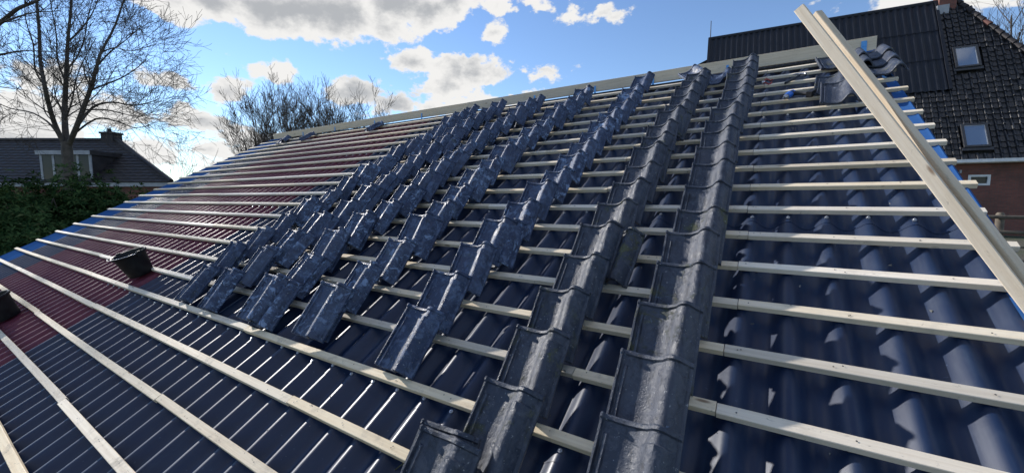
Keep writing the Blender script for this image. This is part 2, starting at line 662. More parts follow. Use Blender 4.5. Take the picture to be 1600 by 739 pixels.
# screw with washer
sb = MB()
sb.lathe([(0.0001, 0.009), (0.0045, 0.0085), (0.0055, 0.006), (0.0055, 0.003), (0.010, 0.0026), (0.011, 0.0), (0.011, -0.004)], 8)
screw_me = sb.mesh('screw', M['screw'], 40)

seams = [-12.15, -11.15, -10.75, -9.75, -8.75, -7.75, -6.95, -6.15, -4.95, -3.95, -2.95, -1.95, -0.95, 0.05, 0.915]
rows_v = [(V_EAVE, 0.86), (0.74, 2.82), (2.70, 4.78), (4.66, 6.66)]
sheets = []
for ci in range(len(seams) - 1):
    u0, u1 = seams[ci], seams[ci + 1]
    wd = u1 - u0 + (0.07 if ci < len(seams) - 2 else 0.0)
    red = -10.8 < u0 and u1 < -6.1
    for ri, (v0, v1) in enumerate(rows_v):
        mat = 'sheet_red' if red else 'sheet_blue'
        o = link('corrugated_sheet', sheet_mesh(u0, wd, v1 - v0, mat), bld)
        n0 = N_CREST + 0.0025 * ri + (0.0012 if ci % 2 else 0.0)
        roof_place(o, u0, v0, n0, BL)
        # a row of screws just above the lap, on the crests
        if ri > 0 and (u0 > -7.2):
            k = math.ceil((u0 + 0.02 - CREST) / PER)
            while CREST + k * PER < u1 - 0.01:
                uc = CREST + k * PER
                s = link('screw', screw_me, o)
                s.location = (uc - u0, 0.055 + rnd.uniform(-0.012, 0.012), 0.004)
                k += 1

# flat flashings along both verges
for (u0, u1, nm) in ((U_L, -12.13, 'l'), (0.895, 0.998, 'r')):
    b = MB()
    L = V_RIDGE - V_EAVE
    ny = 24
    prof = [(u0, -0.20), (u0, -0.030), (u0 + 0.012, -0.022), (u0 + 0.03, -0.030), (u1 - 0.02, -0.034), (u1, -0.040)] if nm == 'l' else \
        [(u0, -0.040), (u0 + 0.02, -0.034), (u1 - 0.03, -0.030), (u1 - 0.012, -0.022), (u1, -0.030), (u1, -0.20)]
    for j in range(ny + 1):
        vv = V_EAVE + L * j / ny
        for (uu, nn) in prof:
            b.v.append(tuple(roof(uu, vv, nn + 0.0025 * sin(vv * 3.1))))
    k = len(prof)
    for j in range(ny):
        for i in range(k - 1):
            b.f.append((j * k + i, j * k + i + 1, (j + 1) * k + i + 1, (j + 1) * k + i))
    b.build('verge_flashing', M['verge'], bld, 35, BL)

# far slope, dark ridge opening, walls
b = MB()
rp = roof(0, V_RIDGE, N_CREST - 0.03)
L = 7.4
nseg = 280
for j in range(2):
    for i in range(nseg + 1):
        u = U_L + (U_R - U_L) * i / nseg
        wv = AMP * cos(2 * pi * (u - CREST) / PER)
        b.v.append((u, rp.y + 0.22 + j * L * cos(PHI), rp.z - 0.03 - j * L * sin(PHI) + wv))
for i in range(nseg):
    b.f.append((i, i + 1, nseg + 2 + i, nseg + 1 + i))
b.build('far_slope_sheeting', M['sheet_blue'], bld, 60, BL)
b = MB()
b.box(U_L + 0.15, U_R - 0.15, rp.y - 0.25, rp.y + 0.30, rp.z - 0.32, rp.z - 0.055)  # near-black box filling the open ridge, stands in for the shade inside
b.build('ridge_void_fill', M['dark'], bld, None, BL)
b = MB()
ev = roof(0, V_EAVE + 0.25, 0)
back_y = rp.y + 0.22 + (L - 0.3) * cos(PHI)
b.box(U_L + 0.12, U_R - 0.12, ev.y, ev.y + 0.2, -0.6, ev.z - 0.13)
b.build('wall', M['wall'], bld, None, BL)
b = MB()
b.box(U_L + 0.12, U_R - 0.12, back_y - 0.2, back_y, -0.6, rp.z - 0.12 - (L - 0.2) * sin(PHI))
b.build('wall', M['wall'], bld, None, BL)
for gx in (U_L + 0.14, U_R - 0.34):
    b = MB()
    pf = [(ev.y + 0.2, -0.6), (back_y - 0.2, -0.6), (back_y - 0.2, rp.z - 0.15 - (L - 0.2) * sin(PHI)), (rp.y + 0.15, rp.z - 0.22), (rp.y, rp.z - 0.22), (ev.y + 0.2, ev.z - 0.12)]
    for gx2 in (gx, gx + 0.2):
        b.v += [(gx2, y, z) for y, z in pf]
    k = len(pf)
    b.f += [tuple(range(k)), tuple(reversed(range(k, 2 * k)))] + [(i, i + k, (i + 1) % k + k, (i + 1) % k) for i in range(k)]
    b.build('gable_wall', M['wall'], bld, None, BL)


# --- battens, each length of timber its own piece
def timber(ln, wd, ht, seed, bow=0.002, bev=0.0025, crook=0.002):
    """bar along +x from 0..ln, y -wd..0, z -ht..0, slightly bowed, eased edges"""
    r = random.Random(seed)
    b = MB()
    n = max(2, int(ln / 0.35))
    ph1, ph2 = r.uniform(0, 6), r.uniform(0, 6)
    sec = [(-bev, 0), (0, -bev), (0, -ht + bev), (-bev, -ht), (-wd + bev, -ht), (-wd, -ht + bev), (-wd, -bev), (-wd + bev, 0)]
    for i in range(n + 1):
        x = ln * i / n
        dy = crook * sin(x * 1.1 + ph1) + r.uniform(-1, 1) * 0.0006
        dz = bow * (sin(x * 1.7 + ph2) - 0.6) * 0.5
        for (y, z) in sec:
            b.v.append((x, y + dy, z + dz))
    for i in range(n):
        for k in range(8):
            k2 = (k + 1) % 8
            b.f.append((i * 8 + k, (i + 1) * 8 + k, (i + 1) * 8 + k2, i * 8 + k2))
    b.f.append(tuple(range(8)))
    b.f.append(tuple(n * 8 + k for k in reversed(range(8))))
    return b


RIGHT_END = {16: 0.98, 15: 1.02, 14: 1.04, 13: 1.01, 12: 1.03, 11: 1.02, 10: 1.02, 9: 1.03, 8: 1.03, 7: 1.01, 6: 1.03, 5: 0.99, 4: 1.02, 3: 1.0}
nails = MB()
BW, BH = 0.050, 0.032
for k in range(-6, 17):
    vk = V_K0 + GAUGE * k + rnd.uniform(-0.004, 0.004)
    ul = U_L - 0.05 + rnd.uniform(-0.04, 0.04)
    ur = RIGHT_END.get(k, 1.0 + rnd.uniform(-0.02, 0.03))
    js = [-0.13 + rnd.uniform(-0.02, 0.02)]
    x = js[0] - rnd.choice((1.1, 2.2, 3.3))
    if k == 0:
        x = -0.78
    if k == -4:
        x = -4.35
    while x > ul + 1.0:
        js.append(x)
        x -= rnd.uniform(3.2, 4.3)
    pts = [ul] + sorted(js) + [ur]
    for i in range(len(pts) - 1):
        a, c = pts[i], pts[i + 1]
        ln = c - a - 0.0035
        dirty = k <= 0 and c < 0
        b = timber(ln, BW + rnd.uniform(-0.002, 0.002), BH, rnd.random())
        o = link('batten', b.mesh('batten', M['batten_dirty' if dirty else 'batten'], 30), bld)
        yaw = rnd.uniform(-1, 1) * 0.0012
        off = rnd.uniform(-0.004, 0.004)
        roof_place(o, a + 0.0018, vk + off, rnd.uniform(-0.001, 0.0), BL, Matrix.Rotation(yaw, 3, 'Z'))
        uu = a + 0.06
        while uu < c - 0.03:
            if uu > -6:
                for q in range(rnd.choice((1, 1, 2))):
                    cu, cv = uu + rnd.uniform(-0.03, 0.03), vk + off - BW * rnd.uniform(0.3, 0.7)
                    ring = [roof(cu + 0.0035 * cos(t * pi / 3), cv + 0.0035 * sin(t * pi / 3), 0.0012) for t in range(6)]
                    nails.add(ring, [tuple(range(6))])
            uu += 0.4 + rnd.uniform(-0.05, 0.05)
no = nails.build('nails', M['frame_dark'], bld, None, BL)
no['kind'] = 'stuff'

# --- ridge boards on edge, held by small straps
rb_v = 6.80
rbp = roof(0, rb_v, -0.025)
RB_H = 0.165
for (a, c) in ((-13.0, -9.3), (-9.297, -5.4), (-5.397, -1.715), (-1.705, 1.0)):
    b = timber(c - a, 0.036, RB_H, rnd.random(), 0.004, 0.002, 0.004)
    o = link('ridge_board', b.mesh('ridge_board', M['ridge'], 30), bld)
    o.location = Vector((a, rbp.y + 0.036, rbp.z + RB_H)) - BL
    o.rotation_euler = (radians(2.0), 0, rnd.uniform(-1, 1) * 0.0008)
for i, u in enumerate((-11.4, -9.9, -8.3, -6.7, -5.2, -3.8, -2.62, -1.66, -0.62, 0.88)):
    b = MB()
    wdt = 0.016 if i < 9 else 0.028
    y0, z0 = rbp.y - 0.004, rbp.z
    b.box(u - wdt, u + wdt, y0 - 0.003, y0, z0 - 0.10, z0 + (0.09 if i < 9 else 0.12))
    b.box(u - wdt * 0.7, u + wdt * 0.7, y0 - 0.045, y0 - 0.0035, z0 - 0.103, z0 - 0.096)
    b.box(u - wdt * 0.35, u + wdt * 0.35, y0 - 0.010, y0 - 0.0032, z0 + 0.05, z0 + 0.062)
    b.build('ridge_bracket', M['bracket'], bld, None, BL)

# ------------------------------------------------------------------ loose roof tiles
TL = 0.405
TW = 0.262


def tile_mesh(seed, chip=False, mat='tile'):
    r = random.Random(seed)
    top = [(0.000, 0.016), (0.003, 0.024), (0.010, 0.024), (0.014, 0.009), (0.023, 0.008), (0.027, 0.018), (0.035, 0.018), (0.040, 0.008),
           (0.065, 0.003), (0.095, 0.001), (0.125, 0.003), (0.143, 0.010), (0.157, 0.024), (0.170, 0.043), (0.184, 0.058), (0.201, 0.066),
           (0.218, 0.064), (0.233, 0.053), (0.245, 0.037), (0.253, 0.021), (0.257, 0.014), (0.264, 0.013), (0.270, 0.008)]
    ys = [0.0, 0.004, 0.012, 0.10, 0.20, 0.29, 0.328, 0.334, 0.340, 0.375, 0.380, 0.386, 0.398, 0.405]
    b = MB()
    n = len(top)
    ox = Vector((r.uniform(0, 50), r.uniform(0, 50), 0))

    def surf(j, i, under):
        y = ys[j]
        x, z = top[i]
        if y > 0.336:                                   # neck: the roll steps down and in, the inner rib stops
            if z > 0.0225 and x > 0.1:
                z = 0.012 + (z - 0.012) * 0.78
                x = 0.205 + (x - 0.205) * 0.86
            if 0.026 < x < 0.038:
                z = 0.008
        if y > 0.382 and not under:                     # raised lip along the head
            z += 0.009 if y < 0.400 else 0.003
        if y < 0.003:
            z -= 0.004
        # hand-made unevenness
        z += 0.0022 * mnoise.noise(Vector((x * 14, y * 9, 0)) + ox)
        if x > 0.105:
            z = 0.008 + (z - 0.008) * 1.32
        yy = y + 0.003 * mnoise.noise(Vector((x * 10, 3.0 if j > 6 else 0.0, 7.0)) + ox)
        xx = x * 1.12 + 0.002 * mnoise.noise(Vector((0.0, y * 8, 2.0)) + ox)
        if chip and j == 0 and x < 0.06:
            yy += 0.03 * (0.06 - x) / 0.06
        if under:
            z -= 0.013
            if x > 0.118:
                xx = 0.229 + (xx - 0.229) * (0.87 if 0.14 < x < 0.256 else 0.99)
            if x < 0.04:
                z = min(z, -0.006)
        return (xx, yy, z)
    for under in (False, True):
        for j in range(len(ys)):
            for i in range(n):
                b.v.append(surf(j, i, under))
    S = len(ys) * n
    for j in range(len(ys) - 1):
        for i in range(n - 1):
            a = j * n + i
            b.f.append((a, a + 1, a + n + 1, a + n))
            b.f.append((S + a, S + a + n, S + a + n + 1, S + a + 1))
    for i in range(n - 1):
        b.f.append((i, S + i, S + i + 1, i + 1))
        a = (len(ys) - 1) * n + i
        b.f.append((a, a + 1, S + a + 1, S + a))
    for j in range(len(ys) - 1):
        a = j * n
        b.f.append((a, a + n, S + a + n, S + a))
        a = j * n + n - 1
        b.f.append((a, S + a, S + a + n, a + n))
    # hanging nibs under the head
    for xc in (0.05, 0.10):
        b.box(xc - 0.012, xc + 0.012, 0.372, 0.392, -0.034, -0.006)
    return b.mesh('roof_tile', M[mat], 38)


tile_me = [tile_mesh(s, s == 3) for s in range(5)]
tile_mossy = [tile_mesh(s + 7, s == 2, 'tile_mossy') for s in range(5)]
n_tile = 0


def place_tile(u, v, n, pitch, yaw=0.0, roll=0.0, label='', group=None, mossy=False):
    """u, v, n: left tail corner of the tile (its underside) in roof axes"""
    global n_tile
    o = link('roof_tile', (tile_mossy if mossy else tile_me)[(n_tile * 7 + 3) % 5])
    n_tile += 1
    rot = Matrix.Rotation(yaw, 3, 'Z') @ Matrix.Rotation(pitch, 3, 'X') @ Matrix.Rotation(roll, 3, 'Y')
    roof_place(o, u, v, n, None, rot)
    tag(o, label, 'roof tile', group)
    o['kind'] = 'thing'
    return o


COLS = [  # left edge, lowest and highest row, name, rows left out
    (-0.535, -2, 16, 'rightmost tile column', ()),
    (-1.10, -2, 15, 'second tile column from right', ()),
    (-1.95, 0, 16, 'third tile column from right', (15,)),
    (-2.70, 0, 15, 'fourth tile column from right', ()),
    (-3.58, 0, 15, 'fifth tile column from right', ()),
    (-4.28, 0, 15, 'sixth tile column from right', ()),
    (-4.82, 0, 15, 'leftmost tile column', ()),
]
TONE = ['dark grey', 'blue-grey', 'weathered grey', 'dull charcoal', 'smoky grey']
tr = random.Random(23)
for ci, (u0, k0, k1, cname, skip) in enumerate(COLS):
    cnt = 0
    wander = 0.0
    for k in range(k0, k1 + 1):
        if k in skip:
            continue
        wg = 0.03 if ci < 2 else 0.055
        wander = max(-2.2 * wg, min(2.2 * wg, wander + tr.uniform(-wg, wg)))
        v_tail = V_K0 + GAUGE * (k - 1) - 0.006 + tr.uniform(-0.012, 0.02)
        if ci == 0:
            v_tail += {-1: 0.0, 0: 0.0, 4: -0.06, 5: -0.03}.get(k, 0)
        pitch = radians(20.0 + tr.uniform(-1.0, 1.5) * (1.0 if ci < 2 else 2.2))
        yaw = radians(tr.uniform(-2.2, 2.2) * (1.0 if ci < 2 else 2.3))
        roll = radians(tr.uniform(-2.5, 2.0)) if ci < 2 else radians(tr.uniform(0.0, 7.0))
        u = u0 + wander * (0.5 if ci < 2 else 1.0) - (0.09 if (ci, k) == (1, -2) else 0.0)
        if cnt == 0:
            lab = 'old clay roof tile at the lower end of the %s' % cname
        else:
            lab = 'old clay roof tile, %s from the bottom of the %s' % (ORD[cnt], cname)
        # many lie in pairs: a second tile nested under the first
        dbl = (ci, k) in ((4, 0), (2, 3), (1, 3), (5, 2), (3, 6), (6, 9), (4, 5)) or tr.random() < (0.0, 0.08, 0.25, 0.5, 0.6, 0.6, 0.55)[ci]
        n_lift = 0.016 + 0.27 * max(0.0, sin(roll)) * 0.8
        if dbl and k < k1:
            du = {(4, 0): 0.10, (2, 3): 0.07}.get((ci, k), tr.choice((tr.uniform(0.015, 0.05), tr.uniform(0.05, 0.11), tr.uniform(-0.05, -0.02))))
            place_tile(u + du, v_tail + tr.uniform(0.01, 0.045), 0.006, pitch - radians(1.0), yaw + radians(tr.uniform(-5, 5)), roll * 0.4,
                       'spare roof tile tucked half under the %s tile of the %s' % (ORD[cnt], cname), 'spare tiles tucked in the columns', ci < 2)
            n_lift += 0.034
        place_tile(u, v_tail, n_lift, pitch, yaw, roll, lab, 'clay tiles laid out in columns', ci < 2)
        cnt += 1

# tiles hung at the top right corner by the verge, waves facing the eave
for i, k in enumerate((14, 15, 16)):
    for j, uu in enumerate((0.56, 0.775)):
        if (i, j) == (0, 0):
            continue
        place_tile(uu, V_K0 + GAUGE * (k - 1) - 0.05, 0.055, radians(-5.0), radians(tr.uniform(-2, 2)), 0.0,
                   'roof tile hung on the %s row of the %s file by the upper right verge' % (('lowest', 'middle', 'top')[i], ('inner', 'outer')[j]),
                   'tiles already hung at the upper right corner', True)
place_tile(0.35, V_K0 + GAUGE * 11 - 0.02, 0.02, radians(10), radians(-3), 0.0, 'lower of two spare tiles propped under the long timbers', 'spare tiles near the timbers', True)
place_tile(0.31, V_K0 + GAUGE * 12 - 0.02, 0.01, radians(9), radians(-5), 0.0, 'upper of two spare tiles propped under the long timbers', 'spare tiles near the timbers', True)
place_tile(0.42, V_K0 + GAUGE * 15 - 0.10, 0.015, radians(4), radians(6), 0.0, 'single tile just below the ridge board, half behind the long timbers', 'spare tiles near the timbers', True)
place_tile(-0.80, V_K0 + GAUGE * 15 - 0.06, 0.015, radians(2), radians(1), 0.0, 'tile lying between the tops of the two rightmost columns', 'spare tiles near the ridge')
place_tile(-0.98, V_K0 + GAUGE * 14 + 0.16, 0.085, radians(8), radians(32), radians(-4), 'tile lying crooked on top of the second column from right', 'spare tiles near the ridge')
place_tile(-11.6, 6.05, 0.015, radians(3), radians(34), 0.0, 'left of two dark tiles lying on the far battens by the ridge', 'spare tiles near the ridge')
place_tile(-10.6, 6.18, 0.015, radians(6), radians(-30), 0.0, 'right of two dark tiles lying on the far battens by the ridge', 'spare tiles near the ridge')
place_tile(-8.0, 6.20, 0.015, radians(3), radians(-20), 0.0, 'lone small-looking tile under the ridge, midway along the red sheets', 'spare tiles near the ridge')

# ------------------------------------------------------------------ two long timbers lying across the battens


def on_ray_plane(px, py, n):
    d = pix_dir(px, py)
    t = (n - CAM_N) / d.dot(AX_N)
    return CAM + d * t


def leaning_timber(p_low, p_top, wd, ht, turn, label, seed):
    """square-sawn timber standing on the ground and leaning on the verge, its upper end free; the axis is the left edge of its front"""
    d = (p_top - p_low).normalized()
    gz_ = ground_h(p_low.x, p_low.y) - 0.02
    start = p_low - d * ((p_low.z - gz_) / d.z)
    ln = (p_top - start).length
    e = (p_low + p_top) * 0.5 - CAM
    z = -(e - d * e.dot(d)).normalized()
    z = Matrix.Rotation(turn, 3, d) @ z
    y = z.cross(d)
    m = Matrix((d, y, z)).transposed().to_4x4()
    m.translation = start
    b = timber(ln, wd, ht, seed, 0.004, 0.003, 0.004)
    o = link('timber_beam', b.mesh('timber_beam', M['plank'], 30))
    o.matrix_world = m
    tag(o, label, 'timber', 'long timbers leaning on the roof verge')
    return o


leaning_timber(ray(1591, 480, 1.66), ray(1239, 19, 2.25), 0.051, 0.042, radians(-5), 'left one of two long pine timbers leaning up past the right roof verge', 1)
leaning_timber(ray(1580, 437, 1.70), ray(1264, 31, 2.30), 0.050, 0.042, radians(-34), 'right one of two long pine timbers leaning up past the right roof verge', 2)


# ------------------------------------------------------------------ buckets
def bucket(u, v, lab, tilt):
    root = empty('bucket', roof(u, v, -0.02), lab, 'bucket', 'black buckets on the roof')
    rot = Matrix.Rotation(PHI, 3, 'X') @ tilt
    root.rotation_euler = rot.to_euler()
    b = MB()
    b.lathe([(0.0001, 0.004), (0.115, 0.004), (0.120, 0.0), (0.124, 0.006), (0.128, 0.03), (0.140, 0.12), (0.152, 0.22), (0.160, 0.275), (0.163, 0.280), (0.160, 0.283), (0.156, 0.278), (0.147, 0.22), (0.134, 0.12), (0.119, 0.012), (0.0001, 0.012)], 36)
    b.build('body', M['bucket'], root, 40)
    b = MB()
    b.lathe([(0.162, 0.262), (0.172, 0.262), (0.176, 0.268), (0.176, 0.284), (0.171, 0.290), (0.160, 0.288), (0.158, 0.282)], 36)
    b.build('rim', M['bucket'], root, 40)
    for s in (-1, 1):
        b = MB()
        b.box(s * 0.178 - 0.008, s * 0.178 + 0.008, -0.022, 0.022, 0.235, 0.300)
        b.build('handle_lug', M['bucket'], root)
    b = MB()
    pts = [(0.184 * cos(t), -0.03 - 0.17 * sin(t), 0.286 + 0.012 * sin(t)) for t in [pi * i / 20 for i in range(21)]]
    b.tube(pts, [0.003] * 21, 6)
    b.build('handle', M['steel'], root, 50)
    return root


bucket(-6.52, 1.06, 'black plastic bucket standing on the red sheets beside the leftmost tile column', Matrix.Rotation(radians(-6), 3, 'X') @ Matrix.Rotation(radians(0.3 * 57), 3, 'Z'))
bucket(-7.78, -0.02, 'black bucket half cut off by the left edge of the picture', Matrix.Rotation(radians(-4), 3, 'X'))

# ------------------------------------------------------------------ tools
drill = empty('cordless_drill', roof(0.11, 5.17, 0.0), 'blue cordless drill with black grip lying on the upper battens', 'drill')
drill.rotation_euler = (R_ROOF @ Matrix.Rotation(radians(-118), 3, 'Z')).to_euler()
b = MB()
mx = Matrix.Translation((0, 0, 0.034)) @ Matrix.Rotation(pi / 2, 4, 'Y')
b.lathe([(0.0001, -0.075), (0.026, -0.075), (0.032, -0.066), (0.033, 0.03), (0.029, 0.052), (0.0001, 0.052)], 20, mx)
b.build('motor_body', M['blue_plastic'], drill, 40)
b = MB()
b.lathe([(0.0001, 0.050), (0.026, 0.050), (0.026, 0.072), (0.019, 0.085), (0.015, 0.102), (0.006, 0.104), (0.005, 0.135), (0.0001, 0.135)], 16, mx)
b.build('chuck', M['steel'], drill, 40)
b = MB()
b.lathe([(0.0335, -0.04), (0.0345, -0.038), (0.0345, -0.02), (0.0335, -0.018)], 20, mx)
b.build('collar', M['black_grip'], drill, 40)
b = MB()
b.tube([(-0.045, 0.02, 0.034), (-0.055, 0.06, 0.032), (-0.06, 0.115, 0.03), (-0.062, 0.15, 0.03)], [0.022, 0.018, 0.0175, 0.022], 10)
b.build('grip', M['black_grip'], drill, 50)
b = MB()
b.box(-0.105, -0.02, 0.150, 0.200, 0.004, 0.060)
b.build('battery', M['black_grip'], drill)

ham = empty('claw_hammer', roof(0.23, 5.96, 0.004), 'hammer with dark shaft lying across the battens below the ridge', 'hammer')
ham.rotation_euler = (R_ROOF @ Matrix.Rotation(radians(62), 3, 'Z')).to_euler()
b = MB()
b.tube([(0.0, 0, 0.018), (-0.12, 0, 0.016), (-0.20, 0, 0.016), (-0.33, 0, 0.016)], [0.010, 0.011, 0.015, 0.014], 10)
b.build('shaft', M['black_grip'], ham, 50)
b = MB()
b.tube([(0.0, -0.055, 0.02), (0.0, -0.040, 0.02), (0.0, -0.036, 0.02), (0.0, 0.0, 0.02), (0.002, 0.03, 0.02), (-0.006, 0.06, 0.02), (-0.026, 0.085, 0.02)], [0.016, 0.016, 0.011, 0.014, 0.012, 0.009, 0.004], 10)
b.build('head', M['steel'], ham, 50)

strap = empty('red_strap', roof(-0.10, 5.86, 0.0), 'small looped red strap on the battens beside the rightmost column', 'strap')
strap.rotation_euler = R_ROOF.to_euler()
b = MB()
pts = [(0.045 * cos(t), 0.09 * sin(t), 0.012 + 0.012 * cos(3 * t)) for t in [2 * pi * i / 24 for i in range(23)]]
b.tube(pts, [0.008] * 23, 6)
b.build('webbing', M['red_plastic'], strap, 50)
b = MB()
b.box(-0.062, -0.03, -0.02, 0.02, 0.0, 0.022)
b.build('buckle', M['white'], strap)

clip = tag(link('yellow_clip', None) if False else MB().build('yellow_clip', M['yellow']), 'small yellow plastic piece on the hung tiles at the upper right verge', 'clip')
b = MB()
b.box(-0.02, 0.02, -0.035, 0.035, 0.0, 0.02)
b.box(-0.012, 0.012, 0.035, 0.06, 0.0, 0.012)
clip.data = b.mesh('yellow_clip', M['yellow'])
roof_place(clip, 1.02, V_K0 + GAUGE * 15 + 0.10, 0.075, None, Matrix.Rotation(radians(-35), 3, 'Z'))

# ------------------------------------------------------------------ big farmhouse at the right
vpx = -431
r_h = (RIGHT * ((vpx - 800) / FPX) + FWD + UP * ((369.5 - 311.4) / FPX))
r_h.z = 0
r_h.normalize()                                   # along the ridge, to the left
p_h = -r_h                                        # to the right
h_h = Vector((-p_h.y, p_h.x, 0))
if h_h.dot(FWD) < 0:
    h_h = -h_h                                    # away from us
ALF = radians(63)
s_h = h_h * cos(ALF) + Vector((0, 0, sin(ALF)))
nrm = -h_h * sin(ALF) + Vector((0, 0, cos(ALF)))
E0 = ray(1540, 248, 18.0)


def barn_pq(px, py):
    d = pix_dir(px, py)
    t = (E0 - CAM).dot(nrm) / d.dot(nrm)
    X = CAM + d * t - E0
    return X.dot(p_h), X.dot(s_h)


def bp(p, q, n=0.0):
    return E0 + p_h * p + s_h * q + nrm * n


_, Q_R = barn_pq(1475, 3)
P_L, _ = barn_pq(1110, 62)
P_HIP, _ = barn_pq(1492, 5)
ph2, qh2 = barn_pq(1600, 80)
hip_slope = (ph2 - P_HIP) / (Q_R - qh2)           # metres to the right per metre down
P_R = P_HIP + hip_slope * Q_R
P_C, Q_C = barn_pq(1482, 139)                     # corner of the corrugated field
gz = 0.98
BARN = Vector((bp(P_L + 8, 0).x, bp(P_L + 8, 0).y, gz))
barn = empty('farmhouse', BARN, 'large brick farmhouse with steep black roof and two skylights at the right', 'building')
# under-roof
b = MB()
b.add([bp(P_L, -0.12, -0.12), bp(P_R, -0.12, -0.12), bp(P_HIP, Q_R, -0.12), bp(P_L, Q_R, -0.12),
       bp(P_L, Q_R, -0.12) + h_h * 9 - Vector((0, 0, 9.0)), bp(P_R, -0.12, -0.12) + h_h * 9],
      [(0, 1, 2, 3), (3, 2, 5, 4), (1, 5, 2), (0, 3, 4)])
b.build('roof_boarding', M['dark'], barn, None, BARN)
# corrugated field over the upper left of the roof
PERB = 0.30
b = MB()
wdt = P_C - P_L
nseg = int(wdt / PERB * 8)
qs = [Q_C, Q_C + (Q_R - Q_C) * 0.34, Q_C + (Q_R - Q_C) * 0.67, Q_R + 0.03]
for j in range(3):
    o = len(b.v)
    for (q, dn) in ((qs[j] - 0.12, 0.030), (qs[j + 1], 0.0)):
        for i in range(nseg + 1):
            p = P_L + wdt * i / nseg
            b.v.append(tuple(bp(p, q, 0.06 + dn + 0.035 * cos(2 * pi * p / PERB))))
    for i in range(nseg):
        b.f.append((o + i, o + i + 1, o + nseg + 2 + i, o + nseg + 1 + i))
b.build('corrugated_field', M['barn_sheet'], barn, 60, BARN)
for bx in ((P_C - 0.02, P_C + 0.10, Q_C - 0.12, Q_R, 0.03, 0.14), (P_L - 0.12, P_L + 0.02, 0.0, Q_R + 0.03, -0.10, 0.13)):
    b = MB()
    b.box(*bx, Matrix((p_h, s_h, nrm)).transposed().to_4x4())
    b.v = [tuple(Vector(x) + E0) for x in b.v]
    b.build('roof_trim', M['barn_sheet'], barn, None, BARN)
# skylights, found on the roof plane
lights = []
for quad in (((1490, 80), (1527, 104)), ((1503, 200), (1542, 229))):
    (x0, y0), (x1, y1) = quad
    pa, qa = barn_pq(x0, y0)
    pb, qb = barn_pq(x1, y1)
    lights.append((pa, pb, qb, qa))
MBARN = Matrix((p_h, s_h, nrm)).transposed().to_4x4()
MBARN.translation = E0 - BARN
for (pa, pb, q0, q1) in lights:
    fr = MB()
    t_ = 0.09
    for bx in ((pa - t_, pb + t_, q1, q1 + t_), (pa - t_, pb + t_, q0 - t_, q0), (pa - t_, pa, q0, q1), (pb, pb + t_, q0, q1)):
        fr.box(bx[0], bx[1], bx[2], bx[3], 0.0, 0.17, MBARN)
    fo = fr.build('skylight', M['frame_dark'], barn)
    pn = MB()
    pn.box(pa, pb, q0, q1, 0.08, 0.145, MBARN)
    pn.build('pane', M['skylight'], fo)
    tm = MB()
    for bx in ((pa, pb, q1 - 0.035, q1 - 0.002), (pb - 0.03, pb - 0.002, q0, q1 - 0.036)):
        tm.box(bx[0], bx[1], bx[2], bx[3], 0.146, 0.155, MBARN)
    tm.build('sash', M['offwhite'], fo)
    fl = MB()
    fl.box(pa - 0.16, pb + 0.16, q0 - 0.24, q0 - t_ - 0.002, 0.03, 0.115, MBARN)
    fl.build('flashing', M['frame_dark'], fo)
# pantiles
TGB, TWB = 0.30, 0.255
tb = MB()
prof = [(0.0, 0.020), (0.035, 0.006), (0.10, 0.0), (0.150, 0.006), (0.163, 0.036), (0.177, 0.068), (0.203, 0.076), (0.234, 0.058), (0.262, 0.020)]
for (yy, dz) in ((0.0, 0.030), (0.345, -0.012)):
    for (x, z) in prof:
        tb.v.append((x, yy, z + dz))
for (x, z) in prof:
    tb.v.append((x, 0.003, z + 0.030 - 0.022))
k = len(prof)
for i in range(k - 1):
    tb.f.append((i, i + 1, k + i + 1, k + i))
    tb.f.append((2 * k + i, 2 * k + i + 1, i + 1, i))
pan_me = tb.mesh('pantile', M['barn_tile'], 18)
cand = []
pr_ = random.Random(8)
nrow = int(Q_R / TGB)
for j in range(nrow + 1):
    q = j * TGB - 0.08
    p = P_L + 0.02
    while p < P_R:
        ok = p + TWB < P_HIP + hip_slope * (Q_R - q) + 0.1 and q + 0.3 < Q_R + 0.1
        if ok and p < P_C + 0.06 and q + 0.30 > Q_C - 0.05:
            ok = False
        for (pa, pb, q0, q1) in lights:
            if pa - 0.30 < p < pb + 0.05 and q0 - 0.42 < q < q1 - 0.02:
                ok = False
        if ok:
            X = bp(p + 0.13, q + 0.15)
            rel = X - CAM
            dp = rel.dot(FWD)
            sx, sy = 800 + FPX * rel.dot(RIGHT) / dp, 369.5 - FPX * rel.dot(UP) / dp
            vis = 1340 < sx < 1605 and -5 < sy < 255 and sy < 250 - (1480 - sx) * 1.5
            cand.append((0 if vis else 1, rel.length, p, q))
        p += TWB
cand.sort()
rest = MB()
for i, (nv, dist, p, q) in enumerate(cand):
    dn, dr = pr_.uniform(-0.006, 0.008), pr_.uniform(-0.02, 0.02)
    m = Matrix((p_h, s_h, nrm)).transposed() @ Matrix.Rotation(radians(pr_.uniform(-1.5, 1.5)), 3, 'Z') @ Matrix.Rotation(radians(pr_.gauss(0.0, 3.2)), 3, 'Y')
    loc = bp(p, q + dr * 0.5, dn) - BARN
    if nv == 0 and i < 300:
        o = link('pantile', pan_me, barn)
        o.location = loc
        o.rotation_euler = m.to_euler()
    elif nv == 0 or dist < 40:
        rest.add([m @ Vector(x) + loc for x in tb.v], tb.f)
ro = rest.build('pantiles', M['barn_tile'], barn, 18)
ro['kind'] = 'stuff'
